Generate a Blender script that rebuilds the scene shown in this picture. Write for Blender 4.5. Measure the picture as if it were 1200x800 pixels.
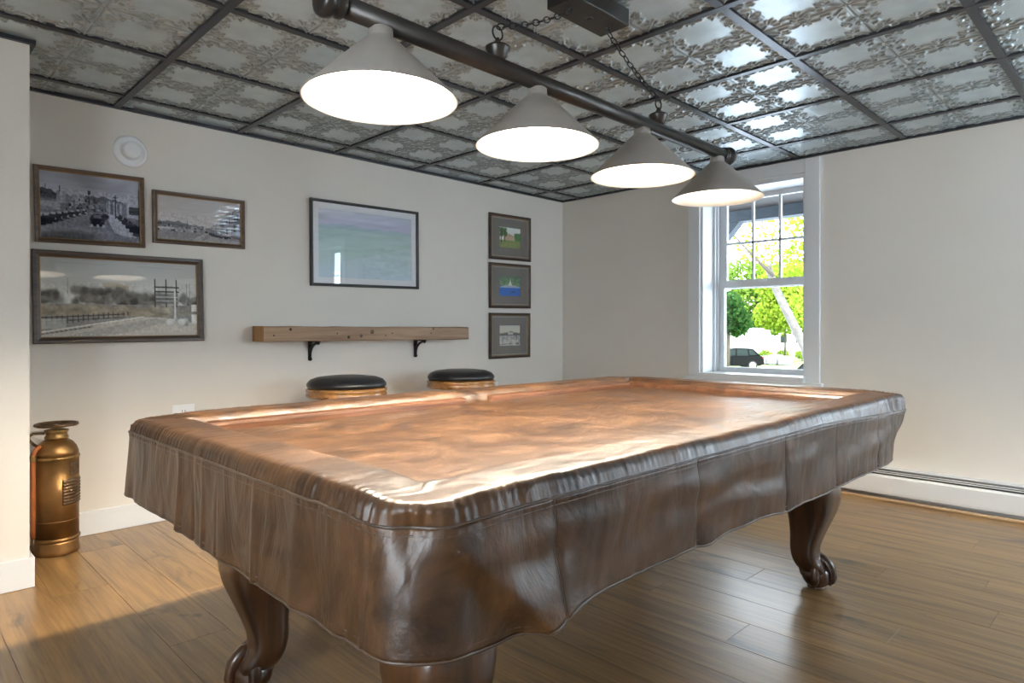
import bpy, bmesh, math, random
import numpy as np
from mathutils import Vector, Matrix

random.seed(7)
rng = np.random.default_rng(11)
scene = bpy.context.scene
for o in list(bpy.data.objects):
    bpy.data.objects.remove(o, do_unlink=True)
COL = scene.collection
PI = math.pi

# ------------------------------------------------------------------ camera
cam_d = bpy.data.cameras.new('camera')
cam = bpy.data.objects.new('camera', cam_d)
COL.objects.link(cam)
cam.location = (0, 0, 1.0)
cam.rotation_euler = (PI / 2, 0, math.radians(45.24 - 90))
cam_d.sensor_width = 36
cam_d.lens = 36 * 765.5 / 1200
cam_d.shift_y = -13 / 1200
cam_d.clip_start = 0.03
cam_d.clip_end = 500
scene.camera = cam

# ------------------------------------------------------------------ view / world / sun / daylight
vs = scene.view_settings
vs.view_transform = 'Standard'
vs.look = 'None'
vs.gamma = 1
vs.use_curve_mapping = False
vs.exposure = 0.45
scene.cycles.use_denoising = True
scene.cycles.max_bounces = 10
scene.cycles.diffuse_bounces = 5
scene.cycles.transparent_max_bounces = 24
scene.cycles.sample_clamp_indirect = 40

world = bpy.data.worlds.new('world')
scene.world = world
world.use_nodes = True
wn = world.node_tree
wn.nodes.clear()
wo = wn.nodes.new('ShaderNodeOutputWorld')
wb = wn.nodes.new('ShaderNodeBackground')
wb.inputs['Color'].default_value = (0.80, 0.91, 1.0, 1)
wb.inputs['Strength'].default_value = 10.0
wn.links.new(wb.outputs[0], wo.inputs[0])

sun_d = bpy.data.lights.new('sun', 'SUN')
sun_d.energy = 5
sun_d.angle = math.radians(1)
sun_d.color = (1, .95, .85)
sun = bpy.data.objects.new('sun', sun_d)
COL.objects.link(sun)
sun.location = (10, -20, 30)
sun.rotation_euler = Vector((0.45, 0.55, -0.75)).to_track_quat('-Z', 'Y').to_euler()


def day_light(name, loc, direction, sx, sy, power, color):
    d = bpy.data.lights.new(name, 'AREA')
    d.shape = 'RECTANGLE'
    d.size, d.size_y = sx, sy
    d.energy = power
    d.color = color
    o = bpy.data.objects.new(name, d)
    COL.objects.link(o)
    o.location = loc
    o.rotation_euler = Vector(direction).to_track_quat('-Z', 'Z').to_euler()
    return o


TH = .30
XW, YW, ZC = 4.325, 3.735, 2.119        # window wall, picture wall, ceiling
XF, YR = -1.2, -1.6                     # wall behind, wall to the right
DAY = (0.82, 0.92, 1.0)
day_light('daylight_window_2', (4.72, -0.375, 1.34), (-1, 0, 0), .75, 1.25, 20, (.66, .84, 1.0))
day_light('daylight_window_3', (3.75, -2.0, 1.34), (0, 1, 0), .8, 1.25, 38, (.66, .84, 1.0))
day_light('daylight_window_4', (-1.6, 0.3, 1.34), (1, 0, -.1), 1.2, 1.25, 30, DAY)
portal = day_light('window_1_portal', (XW + TH + .01, 2.035, 1.35), (-1, 0, 0), .78, 1.36, 1, DAY)
portal.data.cycles.is_portal = True

BULB_STRENGTH = [2500, 2050, 1100, 330]      # the lamp by the window burns dimmest


# ------------------------------------------------------------------ materials
def new_mat(name):
    m = bpy.data.materials.new(name)
    m.use_nodes = True
    nt = m.node_tree
    return m, nt, nt.nodes['Principled BSDF']


def N(nt, t, **kw):
    n = nt.nodes.new(t)
    for k, v in kw.items():
        if k in n.inputs:
            n.inputs[k].default_value = v
        else:
            setattr(n, k, v)
    return n


def c4(c):
    return (c[0], c[1], c[2], 1)


def plain(name, col, rough=.5, metal=0., noise=.06, scale=8, bump=0., bscale=60, coat=0., spec=.5):
    m, nt, b = new_mat(name)
    L = nt.links.new
    tc = N(nt, 'ShaderNodeTexCoord')
    nz = N(nt, 'ShaderNodeTexNoise', Scale=scale, Detail=4.)
    L(tc.outputs['Object'], nz.inputs['Vector'])
    rp = N(nt, 'ShaderNodeValToRGB')
    rp.color_ramp.elements[0].position = .3
    rp.color_ramp.elements[1].position = .7
    rp.color_ramp.elements[0].color = c4([max(0, c * (1 - noise)) for c in col])
    rp.color_ramp.elements[1].color = c4([min(1, c * (1 + noise)) for c in col])
    L(nz.outputs['Fac'], rp.inputs['Fac'])
    L(rp.outputs['Color'], b.inputs['Base Color'])
    b.inputs['Roughness'].default_value = rough
    b.inputs['Metallic'].default_value = metal
    b.inputs['Specular IOR Level'].default_value = spec
    if coat:
        b.inputs['Coat Weight'].default_value = coat
        b.inputs['Coat Roughness'].default_value = .08
    if bump:
        n2 = N(nt, 'ShaderNodeTexNoise', Scale=bscale, Detail=3.)
        L(tc.outputs['Object'], n2.inputs['Vector'])
        bp = N(nt, 'ShaderNodeBump', Strength=bump, Distance=.01)
        L(n2.outputs['Fac'], bp.inputs['Height'])
        L(bp.outputs['Normal'], b.inputs['Normal'])
    return m


def wood(name, dark, light, axis=1, rough=.4, scale=1., coat=0., per_object=0., knots=0., spec=.5, dark2=None):
    """grain runs along the given object axis"""
    m, nt, b = new_mat(name)
    L = nt.links.new
    tc = N(nt, 'ShaderNodeTexCoord')
    oi = N(nt, 'ShaderNodeObjectInfo')
    add = N(nt, 'ShaderNodeVectorMath', operation='ADD')
    sc = N(nt, 'ShaderNodeVectorMath', operation='SCALE')
    cmb = N(nt, 'ShaderNodeCombineXYZ')
    for i in range(3):
        L(oi.outputs['Random'], cmb.inputs[i])
    L(cmb.outputs[0], sc.inputs[0])
    sc.inputs['Scale'].default_value = 37. if per_object else 0.
    L(tc.outputs['Object'], add.inputs[0])
    L(sc.outputs[0], add.inputs[1])
    mp = N(nt, 'ShaderNodeMapping')
    s = [22 * scale] * 3
    s[axis] = 1.5 * scale
    mp.inputs['Scale'].default_value = s
    L(add.outputs[0], mp.inputs['Vector'])
    n1 = N(nt, 'ShaderNodeTexNoise', Scale=1., Detail=8., Roughness=.62, Distortion=.6)
    L(mp.outputs[0], n1.inputs['Vector'])
    mp2 = N(nt, 'ShaderNodeMapping')
    s2 = [110 * scale] * 3
    s2[axis] = 3. * scale
    mp2.inputs['Scale'].default_value = s2
    L(add.outputs[0], mp2.inputs['Vector'])
    n2 = N(nt, 'ShaderNodeTexNoise', Scale=1., Detail=3.)
    L(mp2.outputs[0], n2.inputs['Vector'])
    mx = N(nt, 'ShaderNodeMath', operation='MULTIPLY_ADD')
    L(n2.outputs['Fac'], mx.inputs[0])
    mx.inputs[1].default_value = .35
    L(n1.outputs['Fac'], mx.inputs[2])
    rp = N(nt, 'ShaderNodeValToRGB')
    e = rp.color_ramp.elements
    e[0].position, e[1].position = .48, .82
    e[0].color, e[1].color = c4(dark), c4(light)
    L(mx.outputs[0], rp.inputs['Fac'])
    col = rp.outputs['Color']
    if knots:
        mp3 = N(nt, 'ShaderNodeMapping')
        s3 = [7. * scale] * 3
        s3[axis] = 2.4 * scale
        mp3.inputs['Scale'].default_value = s3
        L(add.outputs[0], mp3.inputs['Vector'])
        n3 = N(nt, 'ShaderNodeTexNoise', Scale=1., Detail=5., Distortion=.8)
        L(mp3.outputs[0], n3.inputs['Vector'])
        r3 = N(nt, 'ShaderNodeValToRGB')
        r3.color_ramp.elements[0].position, r3.color_ramp.elements[1].position = .62, .74
        L(n3.outputs['Fac'], r3.inputs['Fac'])
        mk = N(nt, 'ShaderNodeMath', operation='MULTIPLY')
        L(r3.outputs['Color'], mk.inputs[0])
        mk.inputs[1].default_value = knots
        mi = N(nt, 'ShaderNodeMix', data_type='RGBA')
        L(mk.outputs[0], mi.inputs['Factor'])
        L(col, mi.inputs['A'])
        mi.inputs['B'].default_value = c4(dark2 or [c * .45 for c in dark])
        col = mi.outputs['Result']
    if per_object:
        hs = N(nt, 'ShaderNodeHueSaturation')
        mr = N(nt, 'ShaderNodeMapRange')
        L(oi.outputs['Random'], mr.inputs['Value'])
        mr.inputs['To Min'].default_value = 1 - per_object
        mr.inputs['To Max'].default_value = 1 + per_object
        L(mr.outputs[0], hs.inputs['Value'])
        L(col, hs.inputs['Color'])
        col = hs.outputs['Color']
    L(col, b.inputs['Base Color'])
    b.inputs['Roughness'].default_value = rough
    b.inputs['Specular IOR Level'].default_value = spec
    if coat:
        b.inputs['Coat Weight'].default_value = coat
        b.inputs['Coat Roughness'].default_value = .12
    bp = N(nt, 'ShaderNodeBump', Strength=.12, Distance=.004)
    L(mx.outputs[0], bp.inputs['Height'])
    L(bp.outputs['Normal'], b.inputs['Normal'])
    return m


def glass_mat(name, gloss=1.0, tint=(1, 1, 1)):
    m = bpy.data.materials.new(name)
    m.use_nodes = True
    nt = m.node_tree
    nt.nodes.clear()
    L = nt.links.new
    out = N(nt, 'ShaderNodeOutputMaterial')
    tr = N(nt, 'ShaderNodeBsdfTransparent', Color=c4(tint))
    gl = N(nt, 'ShaderNodeBsdfGlossy', Roughness=.01)
    fr = N(nt, 'ShaderNodeFresnel', IOR=1.5)
    mu = N(nt, 'ShaderNodeMath', operation='MULTIPLY')
    mu.inputs[1].default_value = gloss
    L(fr.outputs[0], mu.inputs[0])
    ge = N(nt, 'ShaderNodeNewGeometry')
    iv = N(nt, 'ShaderNodeMath', operation='SUBTRACT')
    iv.inputs[0].default_value = 1.
    L(ge.outputs['Backfacing'], iv.inputs[1])
    m2 = N(nt, 'ShaderNodeMath', operation='MULTIPLY')
    L(mu.outputs[0], m2.inputs[0])
    L(iv.outputs[0], m2.inputs[1])
    mx = N(nt, 'ShaderNodeMixShader')
    L(m2.outputs[0], mx.inputs['Fac'])
    L(tr.outputs[0], mx.inputs[1])
    L(gl.outputs[0], mx.inputs[2])
    L(mx.outputs[0], out.inputs['Surface'])
    return m


M = {}
M['wall'] = plain('wall_paint', (.67, .635, .585), .75, noise=.015, scale=3, bump=.04, bscale=220, spec=.25)
M['trim'] = plain('white_trim_paint', (.66, .68, .70), .35, noise=.01)
M['plank'] = wood('plank_oak', (.160, .088, .033), (.34, .188, .066), 1, .42, per_object=.07, knots=.95, dark2=(.055, .033, .017), spec=.5, coat=.45)
M['plank'].node_tree.nodes['Principled BSDF'].inputs['Coat Roughness'].default_value = .24
M['subfloor'] = plain('subfloor_dark', (.05, .035, .025), .8)
M['shoe'] = wood('oak_moulding', (.30, .18, .09), (.50, .33, .18), 1, .4)
M['bar'] = plain('ceiling_bar_metal', (.055, .058, .066), .32, metal=.6, noise=.1)
M['bronze'] = plain('dark_bronze', (.060, .054, .050), .34, metal=.75, noise=.12, scale=20)
M['black_iron'] = plain('black_iron', (.018, .017, .017), .5, metal=.5, noise=.2, scale=40, bump=.1)
M['shade'] = plain('pewter_shade', (.40, .36, .32), .42, metal=.35, noise=.06, scale=10)
M['shade_in'] = plain('white_enamel', (.86, .83, .76), .35, noise=.01)
M['mahogany'] = wood('mahogany_stain', (.014, .006, .003), (.075, .030, .012), 2, .30, scale=.8, coat=.5)
M['cabinet'] = wood('mahogany_cabinet', (.035, .014, .007), (.12, .05, .022), 0, .3, coat=.4)
M['felt'] = plain('green_felt', (.02, .12, .06), .95)
M['copper'] = plain('aged_copper', (.25, .135, .048), .40, metal=.85, noise=.30, scale=7, bump=.05, bscale=30)
M['brass'] = plain('dull_brass', (.32, .20, .075), .38, metal=.9, noise=.35, scale=30)
M['dark_brass'] = plain('tarnished_brass', (.14, .085, .045), .4, metal=.85, noise=.4, scale=40)
M['rubber_hose'] = plain('orange_rubber', (.36, .105, .025), .5, noise=.2, scale=20)
M['black_leather'] = plain('black_leather', (.010, .010, .012), .33, noise=.1, bump=.06, bscale=120)
M['stool_wood'] = wood('honey_stool_wood', (.16, .065, .018), (.36, .17, .05), 0, .25, coat=.6)
M['beam'] = wood('reclaimed_beam', (.21, .125, .075), (.42, .29, .20), 0, .7, scale=.8, knots=.9, dark2=(.08, .04, .02), spec=.2)
M['beam_end'] = wood('beam_end_grain', (.20, .10, .04), (.40, .23, .10), 2, .75, spec=.2)
M['nail'] = plain('dark_nail_hole', (.02, .014, .01), .8)
M['frame_brown'] = wood('walnut_frame', (.055, .030, .016), (.14, .085, .05), 0, .38)
M['frame_dark'] = wood('dark_frame', (.022, .014, .010), (.075, .045, .030), 0, .35)
M['frame_black'] = plain('black_frame', (.022, .021, .020), .38, noise=.1)
M['frame_lip'] = plain('gilt_frame_lip', (.25, .15, .06), .45, metal=.4, noise=.15)
M['mat_white'] = plain('white_mat', (.66, .67, .70), .8, noise=.01)
M['mat_grey'] = plain('grey_mat', (.17, .165, .16), .85, noise=.03)
M['mat_line'] = plain('pale_mat_bevel', (.55, .50, .38), .8)
M['white_plastic'] = plain('white_plastic', (.78, .79, .80), .35, noise=.01)
M['dark_slot'] = plain('dark_slot', (.02, .02, .02), .7)
M['heater'] = plain('heater_enamel', (.66, .67, .68), .4, noise=.015)
M['fin'] = plain('aluminium_fin', (.45, .46, .48), .4, metal=.7)
M['stitch'] = plain('cover_piping', (.075, .050, .036), .38, noise=.15, scale=30)
M['pic_glass'] = glass_mat('picture_glass', 2.1)
M['win_glass'] = glass_mat('window_glass', .8)


def cover_mat():
    m, nt, b = new_mat('brown_vinyl')
    L = nt.links.new
    tc = N(nt, 'ShaderNodeTexCoord')
    n1 = N(nt, 'ShaderNodeTexNoise', Scale=5.0, Detail=8., Roughness=.7, Distortion=1.)
    L(tc.outputs['Object'], n1.inputs['Vector'])
    rp = N(nt, 'ShaderNodeValToRGB')
    e = rp.color_ramp.elements
    e[0].position, e[1].position = .34, .70
    e[0].color, e[1].color = (.020, .0095, .005, 1), (.122, .058, .023, 1)
    k = e.new(.52)
    k.color = (.062, .028, .0105, 1)
    L(n1.outputs['Fac'], rp.inputs['Fac'])
    L(rp.outputs['Color'], b.inputs['Base Color'])
    mr = N(nt, 'ShaderNodeMapRange')
    L(n1.outputs['Fac'], mr.inputs['Value'])
    mr.inputs['From Min'].default_value, mr.inputs['From Max'].default_value = .3, .7
    mr.inputs['To Min'].default_value, mr.inputs['To Max'].default_value = .33, .48
    L(mr.outputs[0], b.inputs['Roughness'])
    b.inputs['Specular IOR Level'].default_value = .5
    mp = N(nt, 'ShaderNodeMapping')
    mp.inputs['Scale'].default_value = (5, 9, 4)
    mp.inputs['Rotation'].default_value = (0, 0, .5)
    L(tc.outputs['Object'], mp.inputs['Vector'])
    n2 = N(nt, 'ShaderNodeTexNoise', Scale=1., Detail=4., Distortion=1.6)
    L(mp.outputs[0], n2.inputs['Vector'])
    n3 = N(nt, 'ShaderNodeTexNoise', Scale=260., Detail=2.)
    L(tc.outputs['Object'], n3.inputs['Vector'])
    b1 = N(nt, 'ShaderNodeBump', Strength=.5, Distance=.014)
    L(n2.outputs['Fac'], b1.inputs['Height'])
    b2 = N(nt, 'ShaderNodeBump', Strength=.10, Distance=.002)
    L(n3.outputs['Fac'], b2.inputs['Height'])
    L(b1.outputs['Normal'], b2.inputs['Normal'])
    L(b2.outputs['Normal'], b.inputs['Normal'])
    return m


def tile_mat():
    m, nt, b = new_mat('tin_tile_patina_shade')
    L = nt.links.new
    at = N(nt, 'ShaderNodeAttribute', attribute_name='patina_shade')
    tc = N(nt, 'ShaderNodeTexCoord')
    n1 = N(nt, 'ShaderNodeTexNoise', Scale=9., Detail=5.)
    L(tc.outputs['Object'], n1.inputs['Vector'])
    rp = N(nt, 'ShaderNodeValToRGB')
    e = rp.color_ramp.elements
    e[0].position, e[1].position = .3, .75
    e[0].color, e[1].color = (.46, .54, .565, 1), (.60, .69, .72, 1)
    L(n1.outputs['Fac'], rp.inputs['Fac'])
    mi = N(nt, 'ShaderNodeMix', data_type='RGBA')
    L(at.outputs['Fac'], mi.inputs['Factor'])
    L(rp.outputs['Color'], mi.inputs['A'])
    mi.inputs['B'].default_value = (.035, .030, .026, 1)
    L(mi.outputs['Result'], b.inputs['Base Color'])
    b.inputs['Roughness'].default_value = .32
    b.inputs['Metallic'].default_value = .4
    return m


def print_mat():
    m, nt, b = new_mat('printed_paper')
    at = N(nt, 'ShaderNodeAttribute', attribute_name='ink')
    nt.links.new(at.outputs['Color'], b.inputs['Base Color'])
    b.inputs['Roughness'].default_value = .6
    b.inputs['Specular IOR Level'].default_value = .2
    return m


def leaf_mat(name, a, c):
    m = bpy.data.materials.new(name)
    m.use_nodes = True
    nt = m.node_tree
    nt.nodes.clear()
    L = nt.links.new
    out = N(nt, 'ShaderNodeOutputMaterial')
    tc = N(nt, 'ShaderNodeTexCoord')
    nz = N(nt, 'ShaderNodeTexNoise', Scale=2.5, Detail=6.)
    L(tc.outputs['Object'], nz.inputs['Vector'])
    rp = N(nt, 'ShaderNodeValToRGB')
    rp.color_ramp.elements[0].position, rp.color_ramp.elements[1].position = .35, .65
    rp.color_ramp.elements[0].color, rp.color_ramp.elements[1].color = c4(a), c4(c)
    L(nz.outputs['Fac'], rp.inputs['Fac'])
    df = N(nt, 'ShaderNodeBsdfDiffuse')
    tl = N(nt, 'ShaderNodeBsdfTranslucent')
    L(rp.outputs['Color'], df.inputs['Color'])
    L(rp.outputs['Color'], tl.inputs['Color'])
    mx = N(nt, 'ShaderNodeMixShader', Fac=.45)
    L(df.outputs[0], mx.inputs[1])
    L(tl.outputs[0], mx.inputs[2])
    L(mx.outputs[0], out.inputs['Surface'])
    return m


def bulb_mat(strength):
    m = bpy.data.materials.new('glowing_bulb')
    m.use_nodes = True
    nt = m.node_tree
    nt.nodes.clear()
    out = N(nt, 'ShaderNodeOutputMaterial')
    em = N(nt, 'ShaderNodeEmission', Strength=float(strength))
    em.inputs['Color'].default_value = (1.0, .90, .75, 1)
    nt.links.new(em.outputs[0], out.inputs['Surface'])
    return m


M['cover'] = cover_mat()
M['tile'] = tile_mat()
M['print'] = print_mat()
M['bulb'] = [bulb_mat(b_) for b_ in BULB_STRENGTH]


# ------------------------------------------------------------------ mesh helpers
class MB:
    def __init__(s):
        s.v, s.f, s.sm = [], [], []

    def add(s, vs, fs, smooth=False):
        b = len(s.v)
        s.v += [tuple(map(float, p)) for p in vs]
        s.f += [tuple(b + i for i in f) for f in fs]
        s.sm += [smooth] * len(fs)
        return s

    def box(s, x0, x1, y0, y1, z0, z1, bev=0.):
        if bev:
            bm = bmesh.new()
            bmesh.ops.create_cube(bm, size=1)
            for v in bm.verts:
                v.co = Vector(((x0 + x1) / 2 + v.co.x * (x1 - x0), (y0 + y1) / 2 + v.co.y * (y1 - y0), (z0 + z1) / 2 + v.co.z * (z1 - z0)))
            bmesh.ops.bevel(bm, geom=bm.edges[:], offset=bev, segments=2, affect='EDGES', profile=.5)
            bm.verts.index_update()
            s.add([v.co for v in bm.verts], [[v.index for v in f.verts] for f in bm.faces])
            bm.free()
            return s
        vs = [(x, y, z) for x in (x0, x1) for y in (y0, y1) for z in (z0, z1)]
        return s.add(vs, [(0, 1, 3, 2), (4, 6, 7, 5), (0, 4, 5, 1), (2, 3, 7, 6), (0, 2, 6, 4), (1, 5, 7, 3)])

    def lathe(s, prof, seg=32, c=(0, 0, 0), axis='z', smooth=True, caps=True):
        vs, fs = [], []
        for r, z in prof:
            for i in range(seg):
                a = 2 * PI * i / seg
                p = (r * math.cos(a), r * math.sin(a), z)
                if axis == 'x':
                    p = (p[2], p[0], p[1])
                elif axis == 'y':
                    p = (p[0], -p[2], p[1])
                vs.append((c[0] + p[0], c[1] + p[1], c[2] + p[2]))
        n = len(prof)
        for k in range(n - 1):
            for i in range(seg):
                j = (i + 1) % seg
                fs.append((k * seg + i, k * seg + j, (k + 1) * seg + j, (k + 1) * seg + i))
        s.add(vs, fs, smooth)
        if caps:
            b = len(s.v) - len(vs)
            if prof[0][0] > 1e-5:
                s.f.append(tuple(b + i for i in range(seg - 1, -1, -1)))
                s.sm.append(False)
            if prof[-1][0] > 1e-5:
                s.f.append(tuple(b + (n - 1) * seg + i for i in range(seg)))
                s.sm.append(False)
        return s

    def tube(s, pts, r, seg=10, closed=False, smooth=True):
        pts = [Vector(p) for p in pts]
        n = len(pts)
        rs = r if isinstance(r, (list, tuple)) else [r] * n
        vs, fs = [], []
        up = None
        for i, p in enumerate(pts):
            if closed:
                t = (pts[(i + 1) % n] - pts[i - 1])
            else:
                t = pts[min(i + 1, n - 1)] - pts[max(i - 1, 0)]
            t.normalize()
            if up is None:
                up = t.orthogonal().normalized()
            up = (up - t * up.dot(t))
            if up.length < 1e-6:
                up = t.orthogonal()
            up.normalize()
            w = t.cross(up)
            for k in range(seg):
                a = 2 * PI * k / seg
                vs.append(p + (up * math.cos(a) + w * math.sin(a)) * rs[i])
        m = n if closed else n - 1
        for i in range(m):
            for k in range(seg):
                k2, i2 = (k + 1) % seg, (i + 1) % n
                fs.append((i * seg + k, i * seg + k2, i2 * seg + k2, i2 * seg + k))
        if not closed:
            fs.append(tuple(range(seg - 1, -1, -1)))
            fs.append(tuple((n - 1) * seg + k for k in range(seg)))
        return s.add(vs, fs, smooth)

    def grid(s, P, smooth=True, wrap=False):
        """P[i][j] array of points"""
        P = np.asarray(P, float)
        a, b = P.shape[:2]
        fs = []
        for i in range(a - 1):
            for j in range(b if wrap else b - 1):
                k = (j + 1) % b
                fs.append((i * b + j, i * b + k, (i + 1) * b + k, (i + 1) * b + j))
        return s.add(P.reshape(-1, 3).tolist(), fs, smooth)

    def sphere(s, c, r, seg=20, rings=12, sc=(1, 1, 1)):
        vs, fs = [], []
        for i in range(rings + 1):
            t = PI * i / rings
            for j in range(seg):
                a = 2 * PI * j / seg
                vs.append((c[0] + r * sc[0] * math.sin(t) * math.cos(a), c[1] + r * sc[1] * math.sin(t) * math.sin(a), c[2] + r * sc[2] * math.cos(t)))
        for i in range(rings):
            for j in range(seg):
                k = (j + 1) % seg
                fs.append((i * seg + j, (i + 1) * seg + j, (i + 1) * seg + k, i * seg + k))
        return s.add(vs, fs, True)

    def mesh(s, name, mat):
        me = bpy.data.meshes.new(name)
        me.from_pydata(s.v, [], s.f)
        me.polygons.foreach_set('use_smooth', s.sm)
        me.validate()
        me.update()
        if mat is not None:
            me.materials.append(mat)
        return me

    def build(s, name, mat, parent=None, fix=True):
        me = s.mesh(name, mat)
        if fix:
            bm = bmesh.new()
            bm.from_mesh(me)
            bmesh.ops.remove_doubles(bm, verts=bm.verts[:], dist=1e-6)
            bmesh.ops.recalc_face_normals(bm, faces=bm.faces[:])
            bm.to_mesh(me)
            bm.free()
        return link(name, me, parent)


def link(name, me, parent=None):
    o = bpy.data.objects.new(name, me)
    COL.objects.link(o)
    if parent is not None:
        o.parent = parent
    return o


def empty(name, loc=(0, 0, 0), rz=0., rot=None):
    o = bpy.data.objects.new(name, None)
    COL.objects.link(o)
    o.empty_display_size = .1
    o.location = loc
    o.rotation_euler = rot if rot else (0, 0, rz)
    return o


def tag(o, label, cat, group=None, kind=None):
    o['label'] = label
    o['category'] = cat
    if group:
        o['group'] = group
    if kind:
        o['kind'] = kind
    return o


def struct(o, label=None):
    o['kind'] = 'structure'
    if label:
        o['label'] = label
    return o


def copy_tree(o, parent=None):
    c = o.copy()
    COL.objects.link(c)
    c.parent = parent
    for ch in list(o.children):
        copy_tree(ch, c)
    return c


def smoothstep(a, b, x):
    t = np.clip((np.asarray(x, float) - a) / (b - a), 0, 1)
    return t * t * (3 - 2 * t)


def vnoise(x, y, seed):
    """smooth value noise on arrays"""
    def h(i, j):
        v = np.sin(i * 127.1 + j * 311.7 + seed * 74.7) * 43758.5453
        return v - np.floor(v)
    xi, yi = np.floor(x), np.floor(y)
    xf, yf = x - xi, y - yi
    u, v = xf * xf * (3 - 2 * xf), yf * yf * (3 - 2 * yf)
    return (h(xi, yi) * (1 - u) + h(xi + 1, yi) * u) * (1 - v) + (h(xi, yi + 1) * (1 - u) + h(xi + 1, yi + 1) * u) * v - .5


# ------------------------------------------------------------------ room shell
floor = MB().box(XF, XW, YR, YW, -.20, -.014).build('floor', M['subfloor'])
struct(floor, 'oak plank floor running towards the picture wall')
PWD, PLN = .182, 1.22
plank_cache = {}


def plank_mesh(w, l):
    key = (round(w, 3), round(l, 3))
    if key not in plank_cache:
        g, b = .0003, .0010
        x0, x1, y0, y1 = g, w - g, g, l - g
        vs = [(x0, y0, -.012), (x1, y0, -.012), (x1, y1, -.012), (x0, y1, -.012),
              (x0, y0, -b), (x1, y0, -b), (x1, y1, -b), (x0, y1, -b),
              (x0 + b, y0 + b, 0), (x1 - b, y0 + b, 0), (x1 - b, y1 - b, 0), (x0 + b, y1 - b, 0)]
        fs = [(0, 3, 2, 1), (8, 9, 10, 11)]
        for i in range(4):
            j = (i + 1) % 4
            fs += [(i, j, 4 + j, 4 + i), (4 + i, 4 + j, 8 + j, 8 + i)]
        plank_cache[key] = MB().add(vs, fs).mesh('plank', M['plank'])
    return plank_cache[key]


def make_planks():
    r = 0
    x = XW
    offs = [0, .41, .86, .2, .65, 1.05, .33]
    while x > XF + .01:
        w = min(PWD, x - XF)
        y = YR - offs[r % 7]
        while y < YW - .005:
            a, b = max(y, YR), min(y + PLN, YW)
            if b - a > .02:
                # the corner taken up by the wall return needs no boards
                o = link('plank', plank_mesh(w, b - a), floor)
                o.location = (x - w, a, 0)
            y += PLN
        x -= w
        r += 1


make_planks()

# walls ------------------------------------------------------------
WIN_Z0, WIN_Z1 = .685, 2.02
WIN1 = (1.66, 2.41)
WIN2 = (-.75, .0)


def wall_with_holes(name, axis_fn, a0, a1, holes, label):
    """axis_fn(a0,a1,z0,z1) -> box extents"""
    mb = MB()
    prev = a0
    for h0, h1 in sorted(holes):
        mb.box(*axis_fn(prev, h0, -.2, 2.45))
        mb.box(*axis_fn(h0, h1, -.2, WIN_Z0))
        mb.box(*axis_fn(h0, h1, WIN_Z1, 2.45))
        prev = h1
    mb.box(*axis_fn(prev, a1, -.2, 2.45))
    o = mb.build(name, M['wall'])
    return struct(o, label)


wall_with_holes('wall_back', lambda a, b, z0, z1: (XW, XW + TH, a, b, z0, z1), YR - TH, YW + TH, [WIN1, WIN2], 'warm grey painted wall with the window')
struct(MB().box(XF - TH, XW, YW, YW + TH, -.2, 2.45).build('wall_left', M['wall']), 'warm grey painted wall hung with framed pictures')
struct(MB().box(XF - TH, .458, 3.135, YW, -.2, 2.45).build('wall_return', M['wall']), 'grey wall return beside the fire extinguisher')
W3 = (3.35, 4.15)
W4 = (-.3, .9)
wall_with_holes('wall_right', lambda a, b, z0, z1: (a, b, YR - TH, YR, z0, z1), XF, XW, [W3], 'grey wall opposite the pictures')
wall_with_holes('wall_front', lambda a, b, z0, z1: (XF - TH, XF, a, b, z0, z1), YR - TH, 3.135, [W4], 'grey wall behind the viewer')


def baseboard(name, x0, x1, y0, y1, face):
    mb = MB()
    h = .117
    t = .015
    mb.box(x0, x1, y0, y1, .0005, h, .003)
    return struct(mb.build(name, M['trim']), 'white painted baseboard')


baseboard('baseboard_left', .473, XW, YW - .015, YW, 0)
baseboard('baseboard_return', XF, .473, 3.12, 3.135, 0)
baseboard('baseboard_return_end', .458, .473, 3.135, YW - .015, 0)
baseboard('baseboard_right', XF, XW - .08, YR, YR + .015, 0)
baseboard('baseboard_front', XF, XF + .015, YR + .015, 3.12, 0)


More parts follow.
